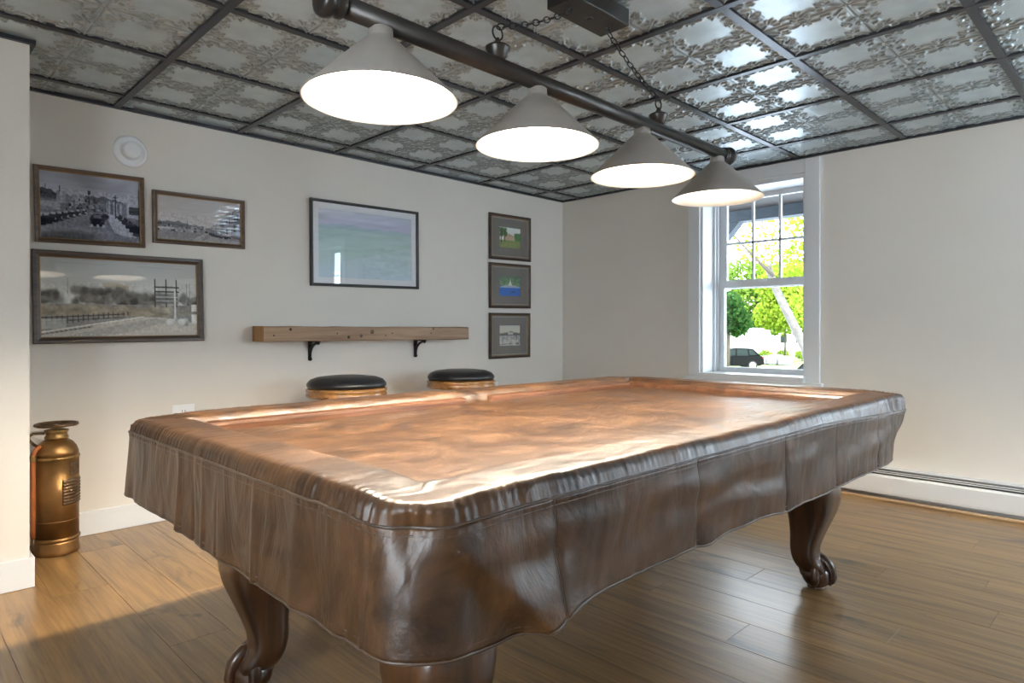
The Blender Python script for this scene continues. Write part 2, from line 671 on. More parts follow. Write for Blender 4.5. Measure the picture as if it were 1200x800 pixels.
# windows ----------------------------------------------------------
def make_window(name, loc, rz, w, label):
    """local: +x outwards, y along the wall 0..w, z from the floor"""
    root = empty(name, loc, rz)
    struct(root, label)
    z0, z1 = WIN_Z0, WIN_Z1
    cw = .09
    MB().box(-.02, 0, -cw, 0, z0 - .03, ZC - .012, .003).build('casing', M['trim'], root)
    MB().box(-.02, 0, w, w + cw, z0 - .03, ZC - .012, .003).build('casing', M['trim'], root)
    MB().box(-.018, 0, 0, w, z1, ZC - .012, .002).build('head_casing', M['trim'], root)
    MB().box(-.05, .215, -.0, w, z0 - .02, z0 + .012, .003).build('sill', M['trim'], root)
    MB().box(-.05, 0, -cw - .02, w + cw + .02, z0 - .055, z0 - .02, .003).build('stool', M['trim'], root)
    # jamb liners
    for a, b in ((0, .018), (w - .018, w)):
        MB().box(0, TH - .002, a, b, z0 + .012, z1).build('jamb', M['trim'], root)
    MB().box(0, TH - .002, .018, w - .018, z1 - .03, z1).build('head_jamb', M['trim'], root)
    for k, xx in enumerate((.15, .185)):
        for a, b in ((.018, .034 + .006 * k), (w - .034 - .006 * k, w - .018)):
            MB().box(xx, xx + .012, a, b, z0 + .012, z1 - .03).build('stop', M['trim'], root)
    st = .078
    zm = 1.338

    def sash(x0, x1, za, zb, bot, top, muntins):
        s = MB()
        s.box(x0, x1, .018, st, za, zb)
        s.box(x0, x1, w - st, w - .018, za, zb)
        s.box(x0, x1, st, w - st, za, za + bot)
        s.box(x0, x1, st, w - st, zb - top, zb)
        so = s.build('sash', M['trim'], root)
        gy0, gy1, gz0, gz1 = st, w - st, za + bot, zb - top
        xm = (x0 + x1) / 2
        if muntins:
            n = 3
            for i in range(1, n):
                yy = gy0 + (gy1 - gy0) * i / n
                MB().box(xm - .010, xm + .012, yy - .008, yy + .008, gz0, gz1).build('muntin', M['trim'], so)
            zz = gz0 + (gz1 - gz0) * .475
            MB().box(xm - .010, xm + .012, gy0, gy1, zz - .008, zz + .008).build('muntin', M['trim'], so)
            for i in range(n):
                for za_, zb_ in ((gz0, zz - .008), (zz + .008, gz1)):
                    ya = gy0 + (gy1 - gy0) * i / n + (.008 if i else 0)
                    yb = gy0 + (gy1 - gy0) * (i + 1) / n - (.008 if i < n - 1 else 0)
                    MB().box(xm - .0015, xm + .0015, ya, yb, za_, zb_).build('pane', M['win_glass'], so)
        else:
            MB().box(xm - .0015, xm + .0015, gy0, gy1, gz0, gz1).build('pane', M['win_glass'], so)
        return so
    low = sash(.205, .238, z0 + .012, zm + .03, .035, .055, False)
    MB().box(.19, .205, w / 2 - .03, w / 2 + .03, zm + .012, zm + .028, .003).build('sash_lock', M['white_plastic'], low)
    sash(.245, .275, zm - .03, z1 - .03, .05, .035, True)
    return root


make_window('window_1', (XW, WIN1[0], 0), 0, WIN1[1] - WIN1[0], 'white double-hung window with six panes above one, on the grey wall')
make_window('window_2', (XW, WIN2[0], 0), 0, WIN2[1] - WIN2[0], 'white double-hung window on the same wall, out of view')
make_window('window_3', (W3[0], YR, 0), -PI / 2, W3[1] - W3[0], 'white window in the opposite wall')
make_window('window_4', (XF, W4[1], 0), PI, W4[1] - W4[0], 'white window behind the viewer')

# ceiling ----------------------------------------------------------
T = .61
GX = [3.95 - T * k for k in range(0, 9)]       # grid lines x = const
GY = [3.54 - T * k for k in range(0, 9)]       # grid lines y = const
ZT = ZC                                          # underside of the grid bars
ceiling = MB().box(XF, XW, YR, YW, ZC + .05, ZC + .12).build('ceiling', M['subfloor'])
struct(ceiling, 'suspended ceiling of embossed tin tiles in a dark grid')

NG = 80                                          # heightfield cells per 1 ft motif


def motif():
    n = NG * 2
    g = (np.arange(n + 1) / NG) % 1.0
    U, V = np.meshgrid(g, g, indexing='ij')
    a, b = np.abs(U - .5) * 2, np.abs(V - .5) * 2   # 0 centre .. 1 edge

    def stroke(pts, w, h):
        d = np.full(a.shape, 9.)
        for (x0, y0), (x1, y1) in zip(pts[:-1], pts[1:]):
            dx, dy = x1 - x0, y1 - y0
            t = np.clip(((a - x0) * dx + (b - y0) * dy) / (dx * dx + dy * dy + 1e-9), 0, 1)
            d = np.minimum(d, np.hypot(a - x0 - t * dx, b - y0 - t * dy))
        return h * np.exp(-(d / w) ** 2)

    def arc(cx, cy, r, a0, a1, n=12):
        return [(cx + r * math.cos(math.radians(a0 + (a1 - a0) * i / n)), cy + r * math.sin(math.radians(a0 + (a1 - a0) * i / n))) for i in range(n + 1)]
    H = np.zeros_like(a)
    # outer and inner running mouldings that step in at the corners
    outl = [(0, .84), (.10, .80), (.20, .71), (.31, .69), (.38, .74), (.41, .84), (.58, .84), (.60, .72), (.64, .64), (.72, .60), (.84, .58), (.84, .41), (.74, .38), (.69, .31), (.71, .20), (.80, .10), (.84, 0)]
    H = np.maximum(H, stroke(outl, .034, 1.))
    inn = [(p[0] * .88, p[1] * .88) for p in outl]
    H = np.maximum(H, stroke(inn, .018, .28))
    # corner palmette pointing to the centre
    for p, w, h in (([(.90, .90), (.50, .50)], .032, 1.), ([(.70, .70), (.64, .48)], .026, .9), ([(.70, .70), (.48, .64)], .026, .9)):
        H = np.maximum(H, stroke(p, w, h))
    # scroll pairs and bud on the middle of each side
    for sw in (0, 1):
        for p, w, h in ((arc(.15, .91, .05, 0, 360), .026, 1.), ([(0, .78), (0, .58)], .028, 1.), ([(0, .76), (.10, .62)], .022, .9)):
            q = [(y, x) for x, y in p] if sw else p
            H = np.maximum(H, stroke(q, w, h))
    # thin straight line along the side of each square
    e = np.maximum(a, b)
    H = np.maximum(H, .30 * np.exp(-((e - .97) / .018) ** 2))
    H = H + .08 * vnoise(U * 7, V * 7, 3)
    # raised joint ribs: one along the middle of the tile in x, a fine groove in y
    xi = np.arange(n + 1) / NG
    X2, Y2 = np.meshgrid(xi, xi, indexing='ij')
    H = np.maximum(H, .9 * np.exp(-((X2 - 1) / .016) ** 2))
    H = np.where(np.abs(Y2 - 1) < .010, -.5, H)
    # patina wash and relief shadow painted into the colour beside the ridges
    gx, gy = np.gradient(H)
    pat_shade = np.clip(np.hypot(gx, gy) * 3.0 - .22, 0, 1) * .52
    pat_shade = np.where(np.abs(Y2 - 1) < .010, .6, pat_shade)
    return H, pat_shade


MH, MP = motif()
tile_cache = {}


def tile_mesh(i0, i1, j0, j1):
    key = (i0, i1, j0, j1)
    if key in tile_cache:
        return tile_cache[key]
    n = NG * 2
    cs = T / n
    ii, jj = np.arange(i0, i1 + 1), np.arange(j0, j1 + 1)
    X, Y = np.meshgrid(ii * cs, jj * cs, indexing='ij')
    Hh = MH[np.ix_(ii, jj)]
    Z = -Hh * .0090
    P = np.stack([X, Y, Z], -1).reshape(-1, 3)
    a, b = len(ii), len(jj)
    idx = np.arange(a * b).reshape(a, b)
    F = np.stack([idx[:-1, :-1], idx[:-1, 1:], idx[1:, 1:], idx[1:, :-1]], -1).reshape(-1, 4)
    me = bpy.data.meshes.new('ceiling_tile')
    me.from_pydata(P.tolist(), [], F.tolist())
    me.polygons.foreach_set('use_smooth', [True] * len(F))
    at = me.attributes.new('patina_shade', 'FLOAT', 'POINT')
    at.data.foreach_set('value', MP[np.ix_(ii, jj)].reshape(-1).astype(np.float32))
    me.materials.append(M['tile'])
    me.update()
    tile_cache[key] = me
    return me


def make_ceiling():
    n = NG * 2
    cs = T / n
    for kx in range(-1, 9):
        for ky in range(-1, 9):
            x0 = 3.95 - T * (kx + 1)
            y0 = 3.54 - T * (ky + 1)
            i0, i1, j0, j1 = 0, n, 0, n
            if x0 + T > XW:
                i1 = int((XW - x0) / cs)
            if y0 + T > YW:
                j1 = int((YW - y0) / cs)
            if x0 < XF:
                i0 = int(math.ceil((XF - x0) / cs))
            if y0 < YR:
                j0 = int(math.ceil((YR - y0) / cs))
            if i1 - i0 < 6 or j1 - j0 < 6:
                continue
            if x0 + i1 * cs < .458 and y0 > 3.13:
                continue
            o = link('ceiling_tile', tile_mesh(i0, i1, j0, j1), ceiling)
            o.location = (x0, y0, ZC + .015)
    bw = .016
    for x in GX:
        if XF < x < XW:
            MB().box(x - bw, x + bw, YR, YW if x > .5 else 3.135, ZC, ZC + .012, .0015).build('grid_bar', M['bar'], ceiling)
    for y in GY:
        if YR < y < YW:
            xs = [XF if y < 3.13 else .46] + sorted([x for x in GX if (XF if y < 3.13 else .46) < x < XW]) + [XW]
            for a, b in zip(xs[:-1], xs[1:]):
                a2 = a + (bw if a > XF + .01 and a != .46 else 0)
                b2 = b - (bw if b < XW else 0)
                if b2 - a2 > .03:
                    MB().box(a2, b2, y - bw, y + bw, ZC + .001, ZC + .012).build('grid_bar', M['bar'], ceiling)
    # wall angle
    for nm, e in (('a', (.458, XW, YW - .018, YW)), ('b', (XW - .018, XW, YR, YW - .018)), ('c', (XF, .476, 3.117, 3.135)), ('d', (.458, .476, 3.135, YW - .018)),
                  ('e', (XF, XW - .018, YR, YR + .018)), ('f', (XF, XF + .018, YR + .018, 3.117))):
        MB().box(*e, ZC - .006, ZC + .010).build('wall_angle', M['bar'], ceiling)


make_ceiling()

# ------------------------------------------------------------------ pool table
TX0, TX1, TY0, TY1 = .535, 2.865, .735, 2.035    # rail outline
ZR = .755


def make_table():
    root = empty('pool_table', ((TX0 + TX1) / 2, (TY0 + TY1) / 2, 0))
    tag(root, 'dark mahogany pool table with ball and claw feet under a brown cover', 'pool table')
    cx, cy = (TX1 - TX0) / 2, (TY1 - TY0) / 2
    # bed, rails
    MB().box(-cx + .14, cx - .14, -cy + .14, cy - .14, .665, .700).build('bed', M['felt'], root)
    for sx in (-1, 1):
        e = sorted((sx * (cx - .02), sx * (cx - .14)))
        MB().box(e[0], e[1], -cy + .10, cy - .10, .66, ZR - .012, .012).build('rail', M['cabinet'], root)
    for sy in (-1, 1):
        e = sorted((sy * (cy - .02), sy * (cy - .14)))
        for a, b in ((-cx + .145, -.06), (.06, cx - .145)):
            MB().box(a, b, e[0], e[1], .66, ZR - .012, .012).build('rail', M['cabinet'], root)
    # sloping cabinet
    o, i = .06, .15
    vs = []
    for z, q in ((.66, o), (.44, i)):
        vs += [(-cx + q, -cy + q, z), (cx - q, -cy + q, z), (cx - q, cy - q, z), (-cx + q, cy - q, z)]
    MB().add(vs, [(0, 1, 2, 3), (7, 6, 5, 4)] + [(k, (k + 1) % 4, 4 + (k + 1) % 4, 4 + k) for k in range(4)]).build('cabinet', M['cabinet'], root)
    # legs: cabriole, square in plan, corner outwards
    lv = [(.49, .075, .0), (.44, .090, .004), (.40, .094, .012), (.35, .090, .018), (.30, .078, .018), (.25, .064, .012),
          (.20, .053, .004), (.16, .047, -.002), (.13, .046, .000), (.11, .050, .008), (.09, .054, .018), (.07, .050, .026), (.055, .030, .03)]
    zs = [l[0] for l in lv]
    zz = np.linspace(zs[0], zs[-1], 34)
    ww = np.interp(-zz, [-z for z in zs], [l[1] for l in lv])
    oo = np.interp(-zz, [-z for z in zs], [l[2] for l in lv])
    for a in (ww, oo):
        b = a.copy()
        b[1:-1] = (a[:-2] + 2 * a[1:-1] + a[2:]) / 4
        a[:] = b
    fx, fy = .935 - .03, .413 - .03
    for sx in (-1, 1):
        for sy in (-1, 1):
            rings = []
            for z, w, of in zip(zz, ww, oo):
                ring = []
                for k in range(28):
                    t = 2 * PI * k / 28
                    c, s_ = math.cos(t), math.sin(t)
                    p = 5.
                    r = (abs(c) ** p + abs(s_) ** p) ** (-1 / p)
                    px, py = r * c, r * s_
                    # flat faces hollow slightly next to the outer arris
                    ring.append((sx * (of + w * px), sy * (of + w * py), z))
                rings.append(ring)
            mb = MB().grid(rings, True, True)
            n0 = len(mb.v)
            mb.f.append(tuple(range(27, -1, -1)))
            mb.sm.append(False)
            mb.f.append(tuple(n0 - 28 + k for k in range(28)))
            mb.sm.append(False)
            lg = mb.build('leg', M['mahogany'], root)
            lg.location = (sx * fx, sy * fy, 0)
            bl = MB().sphere((sx * .03, sy * .03, .052), .052, 20, 12, (1.06, 1.06, .98)).build('ball', M['mahogany'], lg)
            d0 = math.atan2(sy, sx)
            for da in (-2.1, -.70, .70, 2.1):
                an = d0 + da
                ux, uy = math.cos(an), math.sin(an)
                pts, rr = [], []
                for q in range(8):
                    e = math.radians(84 - q * 17)
                    R_ = .057
                    pts.append((sx * .03 + ux * R_ * math.cos(e), sy * .03 + uy * R_ * math.cos(e), .056 + R_ * math.sin(e) * 1.12))
                    rr.append([.018, .020, .019, .021, .017, .018, .014, .005][q])
                pts = [(p[0], p[1], max(p[2], rr[k_] + .0005)) for k_, p in enumerate(pts)]
                MB().tube(pts, rr, 8).build('claw', M['mahogany'], lg)
            # pad under the ball keeps the leg on the floor
            MB().lathe([(.030, .0005), (.034, .004), (.030, .010)], 16, (sx * .03, sy * .03, 0)).build('foot_pad', M['mahogany'], lg)
    return root


make_table()

# ------------------------------------------------------------------ cover
CX0, CX1, CY0, CY1 = .519, 2.877, .718, 2.05
CR = .085
ZTOP = .763


def perimeter(e, n_long=430, n_short=250, n_c=36):
    """points (x, y, nx, ny) of the outline moved in by e, ccw from the near left corner; same count for every e"""
    r = max(CR - e, .004)
    x0, x1, y0, y1 = CX0 + e, CX1 - e, CY0 + e, CY1 - e
    mx, my = (x0 + x1) / 2, (y0 + y1) / 2
    hx, hy = max((x1 - x0) / 2, .001), max((y1 - y0) / 2, .001)
    r = min(r, hx, hy)
    out = []
    def seg(ax, ay, bx, by, nx, ny, n):
        for k in range(n):
            t = k / n
            out.append((ax + (bx - ax) * t, ay + (by - ay) * t, nx, ny))
    def cor(cx, cy, a0):
        for k in range(n_c):
            a = math.radians(a0 + 90 * k / n_c)
            out.append((cx + r * math.cos(a), cy + r * math.sin(a), math.cos(a), math.sin(a)))
    X0, X1, Y0, Y1 = mx - hx, mx + hx, my - hy, my + hy
    cor(X0 + r, Y0 + r, 180)
    seg(X0 + r, Y0, X1 - r, Y0, 0, -1, n_long)
    cor(X1 - r, Y0 + r, 270)
    seg(X1, Y0 + r, X1, Y1 - r, 1, 0, n_short)
    cor(X1 - r, Y1 - r, 0)
    seg(X1 - r, Y1, X0 + r, Y1, 0, 1, n_long)
    cor(X0 + r, Y1 - r, 90)
    seg(X0, Y1 - r, X0, Y0 + r, -1, 0, n_short)
    return np.array(out)


SEAMS_LONG = [.800, 1.262, 1.712, 2.087, 2.473]


def make_cover():
    root = empty('table_cover', ((CX0 + CX1) / 2, (CY0 + CY1) / 2, .70))
    tag(root, 'brown leather-look vinyl cover with stitched skirt draped over the pool table', 'table cover')
    ox, oy, oz = root.location
    base = perimeter(0)
    n = len(base)
    d = np.hypot(*(np.roll(base[:, :2], -1, 0) - base[:, :2]).T)
    S = np.concatenate([[0], np.cumsum(d)[:-1]])
    LEN = d.sum()
    cor_c = [(CX0, CY0), (CX1, CY0), (CX1, CY1), (CX0, CY1)]
    cd = np.min([np.hypot(base[:, 0] - c[0], base[:, 1] - c[1]) for c in cor_c], axis=0)
    near_c = np.hypot(base[:, 0] - CX0 - .02, base[:, 1] - CY0 - .02)
    right_c = np.hypot(base[:, 0] - CX1, base[:, 1] - CY0)
    gather = (.22 + 1.0 * np.exp(-(cd / .28) ** 2))
    rand = vnoise(S * 3, S * 0, 3) + .5
    puck = gather * (.5 + rand) * (np.sin(S * 2 * PI / .017 + 16 * vnoise(S * 11, S * 0, 5)) * .35 + 1.1 * vnoise(S * 70, S * 0, 8) + .9 * vnoise(S * 31, S * 0, 9))
    # ---- top: rings inwards
    es = list(np.linspace(0, .03, 7)) + list(np.linspace(.04, .20, 20)) + list(np.linspace(.22, .655, 26))
    rows = []
    for e in es:
        P = perimeter(e)
        x, y = P[:, 0], P[:, 1]
        z = np.full(n, ZTOP)
        z = z - .012 * (1 - np.sqrt(np.clip(1 - (1 - np.clip(e / .022, 0, 1)) ** 2, 0, 1)))
        z = z - .046 * smoothstep(.104, .156, e)
        inside = float(smoothstep(.13, .2, e))
        # taut wrinkles, long soft waves and creases running out of the pockets
        z = z + inside * .0065 * vnoise(x * 2.2 + .7 * y, y * 4.0 - x, 2)
        z = z + inside * .0032 * vnoise(x * 7 + 3 * y, y * 11 - 4 * x, 4)
        z = z + (1 - inside) * .0045 * vnoise(x * 5, y * 5, 6)
        for px_, py_ in ((TX0 + .05, TY0 + .05), (TX1 - .05, TY0 + .05), (TX0 + .05, TY1 - .05), (TX1 - .05, TY1 - .05), ((TX0 + TX1) / 2, TY1 - .02), ((TX0 + TX1) / 2, TY0 + .02)):
            rr = np.hypot(x - px_, y - py_)
            an = np.arctan2(y - py_, x - px_)
            z = z + (.0042 if abs(px_ - 1.7) > .5 else .0022) * np.exp(-(rr / .26) ** 2) * np.sin(an * 9 + 2.5 * px_) * smoothstep(.05, .15, e)
            z = z - (.010 if abs(px_ - 1.7) > .5 else .003) * np.exp(-(rr / .06) ** 2)
        # fold-lines left from packing
        for q in (.95, 1.55, 2.2):
            z = z + inside * .0012 * np.exp(-((x - q) / .012) ** 2)
        z = z + inside * .0010 * np.exp(-((y - 1.38) / .012) ** 2)
        # pulled creases across the rail
        z = z + .0030 * np.exp(-((e - .14) / .05) ** 2) * (vnoise(S * 9, S * 0 + e * 9, 12))
        pk = math.exp(-(e / .028) ** 2)
        out = .0042 * puck * pk
        z = z + .0016 * puck * math.exp(-((e - .012) / .014) ** 2)
        if e > .65:
            y = np.full(n, (CY0 + CY1) / 2)
        rows.append(np.stack([x + P[:, 2] * out - ox, y + P[:, 3] * out - oy, z - oz], -1))
    top = rows[::-1]
    # ---- roll over the rail edge, gathered into the seam
    zs = np.linspace(.750, .727, 7)
    rim = []
    for k, zz in enumerate(zs):
        t = k / (len(zs) - 1)
        out = .002 + .007 * t + .0075 * puck * (1 - .55 * t)
        out = out - .020 * np.exp(-(near_c / .035) ** 2) * t
        sag = -.028 * smoothstep(1.9, CX1 + .02, base[:, 0]) * (base[:, 1] < CY0 + .10) * t
        z = np.full(n, zz) + sag - .004 * t * np.exp(-(near_c / .10) ** 2)
        rim.append(np.stack([base[:, 0] + base[:, 2] * out - ox, base[:, 1] + base[:, 3] * out - oy, z - oz], -1))
    top_part = MB().grid(top + rim[1:], True, True).build('top_panel', M['cover'], root, fix=False)

    # ---- skirt
    TN = 30
    ts = np.linspace(0, 1, TN)
    x, y = base[:, 0], base[:, 1]
    front = (base[:, 1] < CY0 + .03)
    left = (base[:, 0] < CX0 + .03)
    seam_sag = -.028 * smoothstep(1.9, CX1 + .02, x) * (y < CY0 + .10) - .004 * np.exp(-(near_c / .10) ** 2)
    hem = .540 + .006 * vnoise(S * 2.2, S * 0, 21) + .003 * vnoise(S * 7, S * 0, 22)
    hem = hem + .012 * np.exp(-(near_c / .12) ** 2)
    hem = np.where(front, hem - .016 * smoothstep(1.4, 2.0, x), hem)
    hem = np.where(left, hem + .012 * smoothstep(1.50, 1.62, y), hem)
    for q, a_ in ((.765, -.010), (1.30, -.007), (1.712, -.008), (.642, -.008)):
        hem = hem + np.where(front, a_ * np.exp(-((x - q) / .05) ** 2), 0)
    skirt = []
    for t in ts:
        out = .009 + .002 * t
        out = out + (.002 + .011 * t) * vnoise(S * 4.0, S * 0 + t * .6, 31)
        out = out + (.0015 + .0045 * t) * vnoise(S * 13, S * 0 + t * 1.1, 32) + .0022 * vnoise(S * 45 + 2 * t, S * 0 + t * 2, 33)
        out = out + .0035 * puck * math.exp(-(t / .07) ** 2)
        # slack folds near the corners
        out = out + .008 * t * np.sin(cd * 42) * np.exp(-(cd / .16) ** 2)
        out = out - .020 * np.exp(-(near_c / .035) ** 2) * math.exp(-(t / .22) ** 2)
        out = out + .018 * np.exp(-(near_c / .10) ** 2) * t
        # the long pulled fold on the near long side
        xl = .565 + .195 * t
        dd = x - xl
        ridge = np.where(dd < 0, np.exp(-(dd / .030) ** 2), np.exp(-(dd / .11) ** 2))
        out = out + np.where(front, .030 * ridge * t ** .8, 0)
        # gathered folds on the near short side
        fold = np.zeros(n)
        for q, w_, a_ in ((1.58, .012, .010), (1.50, .007, -.004), (1.44, .008, .005), (1.36, .006, -.003), (1.18, .010, .006), (1.02, .02, .004), (.86, .012, -.003)):
            fold = fold + a_ * np.exp(-((y - q) / w_) ** 2)
        out = out + np.where(left, fold * (.25 + .75 * t), 0)
        # seams pull the panels in
        for q in SEAMS_LONG:
            out = out - np.where(front, .007 * np.exp(-np.abs(x - q) / .010) * (.4 + .6 * t), 0)
        # diagonal drag lines between seams
        out = out + np.where(front, .010 * vnoise(x * 5.5 + t * 2.2, t * 4 - x * 2.5, 37) * math.sin(t * PI), 0)
        # right corner tucks under
        out = out - .085 * np.exp(-(right_c / .16) ** 2) * t ** 1.3
        z = .727 + seam_sag + (hem - .727 - seam_sag) * t
        skirt.append(np.stack([x + base[:, 2] * out - ox, y + base[:, 3] * out - oy, z - oz], -1))
    skirt = np.array(skirt)

    # split the skirt at its vertical seams into panels
    def idx_of(px_, py_):
        return int(np.argmin(np.hypot(x - px_, y - py_)))
    cuts = [idx_of(q, CY0) for q in SEAMS_LONG]
    cuts += [idx_of(CX1, 1.38), idx_of(2.3, CY1), idx_of(1.7, CY1), idx_of(1.1, CY1), idx_of(CX0, 1.555)]
    cuts = sorted(cuts)
    for k, c0 in enumerate(cuts):
        c1 = cuts[(k + 1) % len(cuts)]
        ids = np.arange(c0, c1 + 1) if c1 > c0 else np.concatenate([np.arange(c0, n), np.arange(0, c1 + 1)])
        pnl = MB().grid(skirt[:, ids], True).build('skirt_panel', M['cover'], root, fix=False)
        md = pnl.modifiers.new('thickness', 'SOLIDIFY')
        md.thickness = .002
        md.offset = -1
        # raised double seam at the panel's edge
        col = skirt[:, c0]
        nx, ny = base[c0, 2], base[c0, 3]
        pts = [(p[0] + nx * .0012, p[1] + ny * .0012, p[2]) for p in col]
        MB().tube(pts, .0022, 6).build('vertical_seam', M['stitch'], root)
    # piping: two rows under the gathers, two at the hem
    for row, lift, r_ in ((0, .0015, .0026), (2, .0008, .0018), (TN - 1, .0, .0032), (TN - 3, .0006, .0016)):
        P = skirt[row]
        pts = [(p[0] + b_[2] * lift, p[1] + b_[3] * lift, p[2]) for p, b_ in zip(P[::3], base[::3])]
        MB().tube(pts, r_, 6, True).build('hem_piping' if row > 5 else 'seam_piping', M['stitch'], root)
    return root


make_cover()


# ------------------------------------------------------------------ billiard light
def make_light():
    yl = 1.388
    zb, zr = 1.772, 1.572
    root = empty('billiard_light', (1.745, yl, zb))
    tag(root, 'long bronze billiard light with four cone shades hanging over the table', 'pendant light')
    MB().lathe([(.026, -.955), (.026, .945)], 24, axis='x').build('bar', M['bronze'], root)
    for s_ in (-1, 1):
        pr = [(.026, .0), (.033, .004), (.033, .016), (.028, .020), (.028, .028), (.039, .034), (.042, .046), (.039, .058), (.030, .064), (.012, .068), (.0, .069)]
        mb = MB()
        mb.lathe([(r, s_ * (.935 + q)) for r, q in pr], 24, axis='x')
        mb.build('end_cap', M['bronze'], root)
    xs = [.915 - 1.745, 1.487 - 1.745, 2.060 - 1.745, 2.632 - 1.745]
    R_, h_ = .190, zr - zb
    for li, x in enumerate(xs):
        out = [(.024, -.018), (.030, -.022), (.031, -.040), (.034, -.046), (.050, -.058), (.19, -.196), (.192, -.200)]
        sh = MB().lathe(out, 48, (x, 0, 0), caps=False).build('shade', M['shade'], root)
        inn = [(.192, -.200), (.188, -.1995), (.048, -.061), (.034, -.050), (.0, -.049)]
        MB().lathe(inn, 48, (x, 0, 0), caps=False).build('shade_lining', M['shade_in'], sh)
        MB().lathe([(.0, -.050), (.019, -.051), (.019, -.066), (.0, -.067)], 16, (x, 0, 0)).build('socket', M['shade_in'], sh)
        prof = [(.012, -.066), (.014, -.074), (.022, -.084), (.030, -.098), (.032, -.110), (.029, -.123), (.020, -.135), (.0, -.140)]
        MB().lathe(prof, 20, (x, 0, 0)).build('bulb', M['bulb'][li], sh)
        MB().sphere((x + .033, -.0, -.036), .006, 8, 6).build('set_screw', M['bronze'], sh)
    hooks = [(-.428, -.100), (.425, .103)]
    for kx, cxx in hooks:
        pr = [(.022, .018), (.024, .026), (.027, .029), (.030, .040), (.036, .050), (.037, .056), (.030, .061), (.018, .065), (.012, .070), (.007, .078), (.005, .084), (.0, .085)]
        MB().lathe(pr, 24, (kx, 0, 0)).build('finial', M['bronze'], root)
        ring = [(kx + .020 * math.cos(2 * PI * k / 20), 0, .098 + .020 * math.sin(2 * PI * k / 20)) for k in range(20)]
        MB().tube(ring, .0028, 6, True).build('loop', M['black_iron'], root)
        a = Vector((kx, 0, .116))
        b = Vector((cxx, 0, 2.046 - zb))
        dvec = b - a
        ln = dvec.length
        nl = int(ln / .0265)
        mb = MB()
        u = dvec.normalized()
        side = Vector((0, 1, 0))
        up = u.cross(side).normalized()
        for k in range(nl):
            c = a + u * (ln * (k + .5) / nl) + Vector((0, 0, -.012 * math.sin(PI * (k + .5) / nl)))
            w = side if k % 2 else up
            pts = []
            for q in range(12):
                an = 2 * PI * q / 12
                pts.append(c + u * (.0175 * math.cos(an)) + w * (.0085 * math.sin(an)))
            mb.tube(pts, .0022, 5, True)
        ch = mb.build('chain', M['black_iron'], root)
        MB().tube([(cxx + .010 * math.cos(PI * q / 8), 0, 2.060 - zb - .016 * math.sin(PI * q / 8)) for q in range(9)], .003, 6).build('hook', M['black_iron'], root)
    # ceiling mounting box
    z0 = 2.058 - zb
    cb = MB().box(-.145, .145, -.062, .062, z0, ZC - .0015 - zb, .003).build('canopy', M['bronze'], root)
    for q in (-.100, 0, .103):
        MB().box(q - .008, q + .008, -.010, .010, z0 - .0015, z0 + .001, .0005).build('slot', M['dark_slot'], cb)
    return root


make_light()

# ------------------------------------------------------------------ pictures
class Canvas:
    def __init__(s, w, h, col):
        s.w, s.h = w, h
        s.a = np.zeros((h, w, 3)) + np.array(col)
        yy, xx = np.mgrid[0:h, 0:w]
        s.x, s.y = (xx + .5) / w, (yy + .5) / h     # y from the top
        s.asp = w / h

    def put(s, m, col, al=1.):
        m = np.clip(m, 0, 1)[..., None] * al
        s.a = s.a * (1 - m) + np.array(col) * m

    def grad(s, y0, y1, c0, c1):
        t = smoothstep(y0, y1, s.y)[..., None]
        m = ((s.y >= y0) & (s.y <= y1))[..., None]
        s.a = np.where(m, np.array(c0) * (1 - t) + np.array(c1) * t, s.a)

    def rect(s, x0, y0, x1, y1, col, al=1.):
        s.put(((s.x >= x0) & (s.x <= x1) & (s.y >= y0) & (s.y <= y1)).astype(float), col, al)

    def ell(s, cx, cy, rx, ry, col, al=1., soft=.15):
        d = np.hypot((s.x - cx) / rx, (s.y - cy) / ry)
        s.put(1 - smoothstep(1 - soft, 1 + soft, d), col, al)

    def poly(s, pts, col, al=1.):
        m = np.zeros(s.x.shape, bool)
        n = len(pts)
        for i in range(n):
            (x0, y0), (x1, y1) = pts[i], pts[(i + 1) % n]
            if y0 == y1:
                continue
            c = ((s.y < y0) != (s.y < y1)) & (s.x < (x1 - x0) * (s.y - y0) / (y1 - y0) + x0)
            m ^= c
        s.put(m.astype(float), col, al)

    def line(s, x0, y0, x1, y1, w, col, al=1.):
        dx, dy = (x1 - x0) * s.asp, y1 - y0
        px, py = (s.x - x0) * s.asp, s.y - y0
        t = np.clip((px * dx + py * dy) / (dx * dx + dy * dy + 1e-9), 0, 1)
        d = np.hypot(px - t * dx, py - t * dy)
        s.put(1 - smoothstep(w * .5, w, d), col, al)

    def noise(s, fx, fy, seed, amp, y0=0, y1=1, x0=0, x1=1):
        m = ((s.y >= y0) & (s.y <= y1) & (s.x >= x0) & (s.x <= x1))[..., None]
        n_ = (vnoise(s.x * fx, s.y * fy, seed) + .5 * vnoise(s.x * fx * 2.1, s.y * fy * 2.1, seed + 9))[..., None]
        s.a = np.where(m, s.a * (1 + amp * n_ * 2), s.a)

    def hill(s, pts, col, y_bot, al=1., rough=.0, seed=1):
        t = np.interp(s.x, [p[0] for p in pts], [p[1] for p in pts]) + rough * vnoise(s.x * 40, s.x * 0, seed)
        s.put(((s.y > t) & (s.y < y_bot)).astype(float), col, al)

    def tint(s, lo, hi):
        l = np.clip(s.a.mean(-1, keepdims=True), 0, 1)
        s.a = np.array(lo) * (1 - l) + np.array(hi) * l


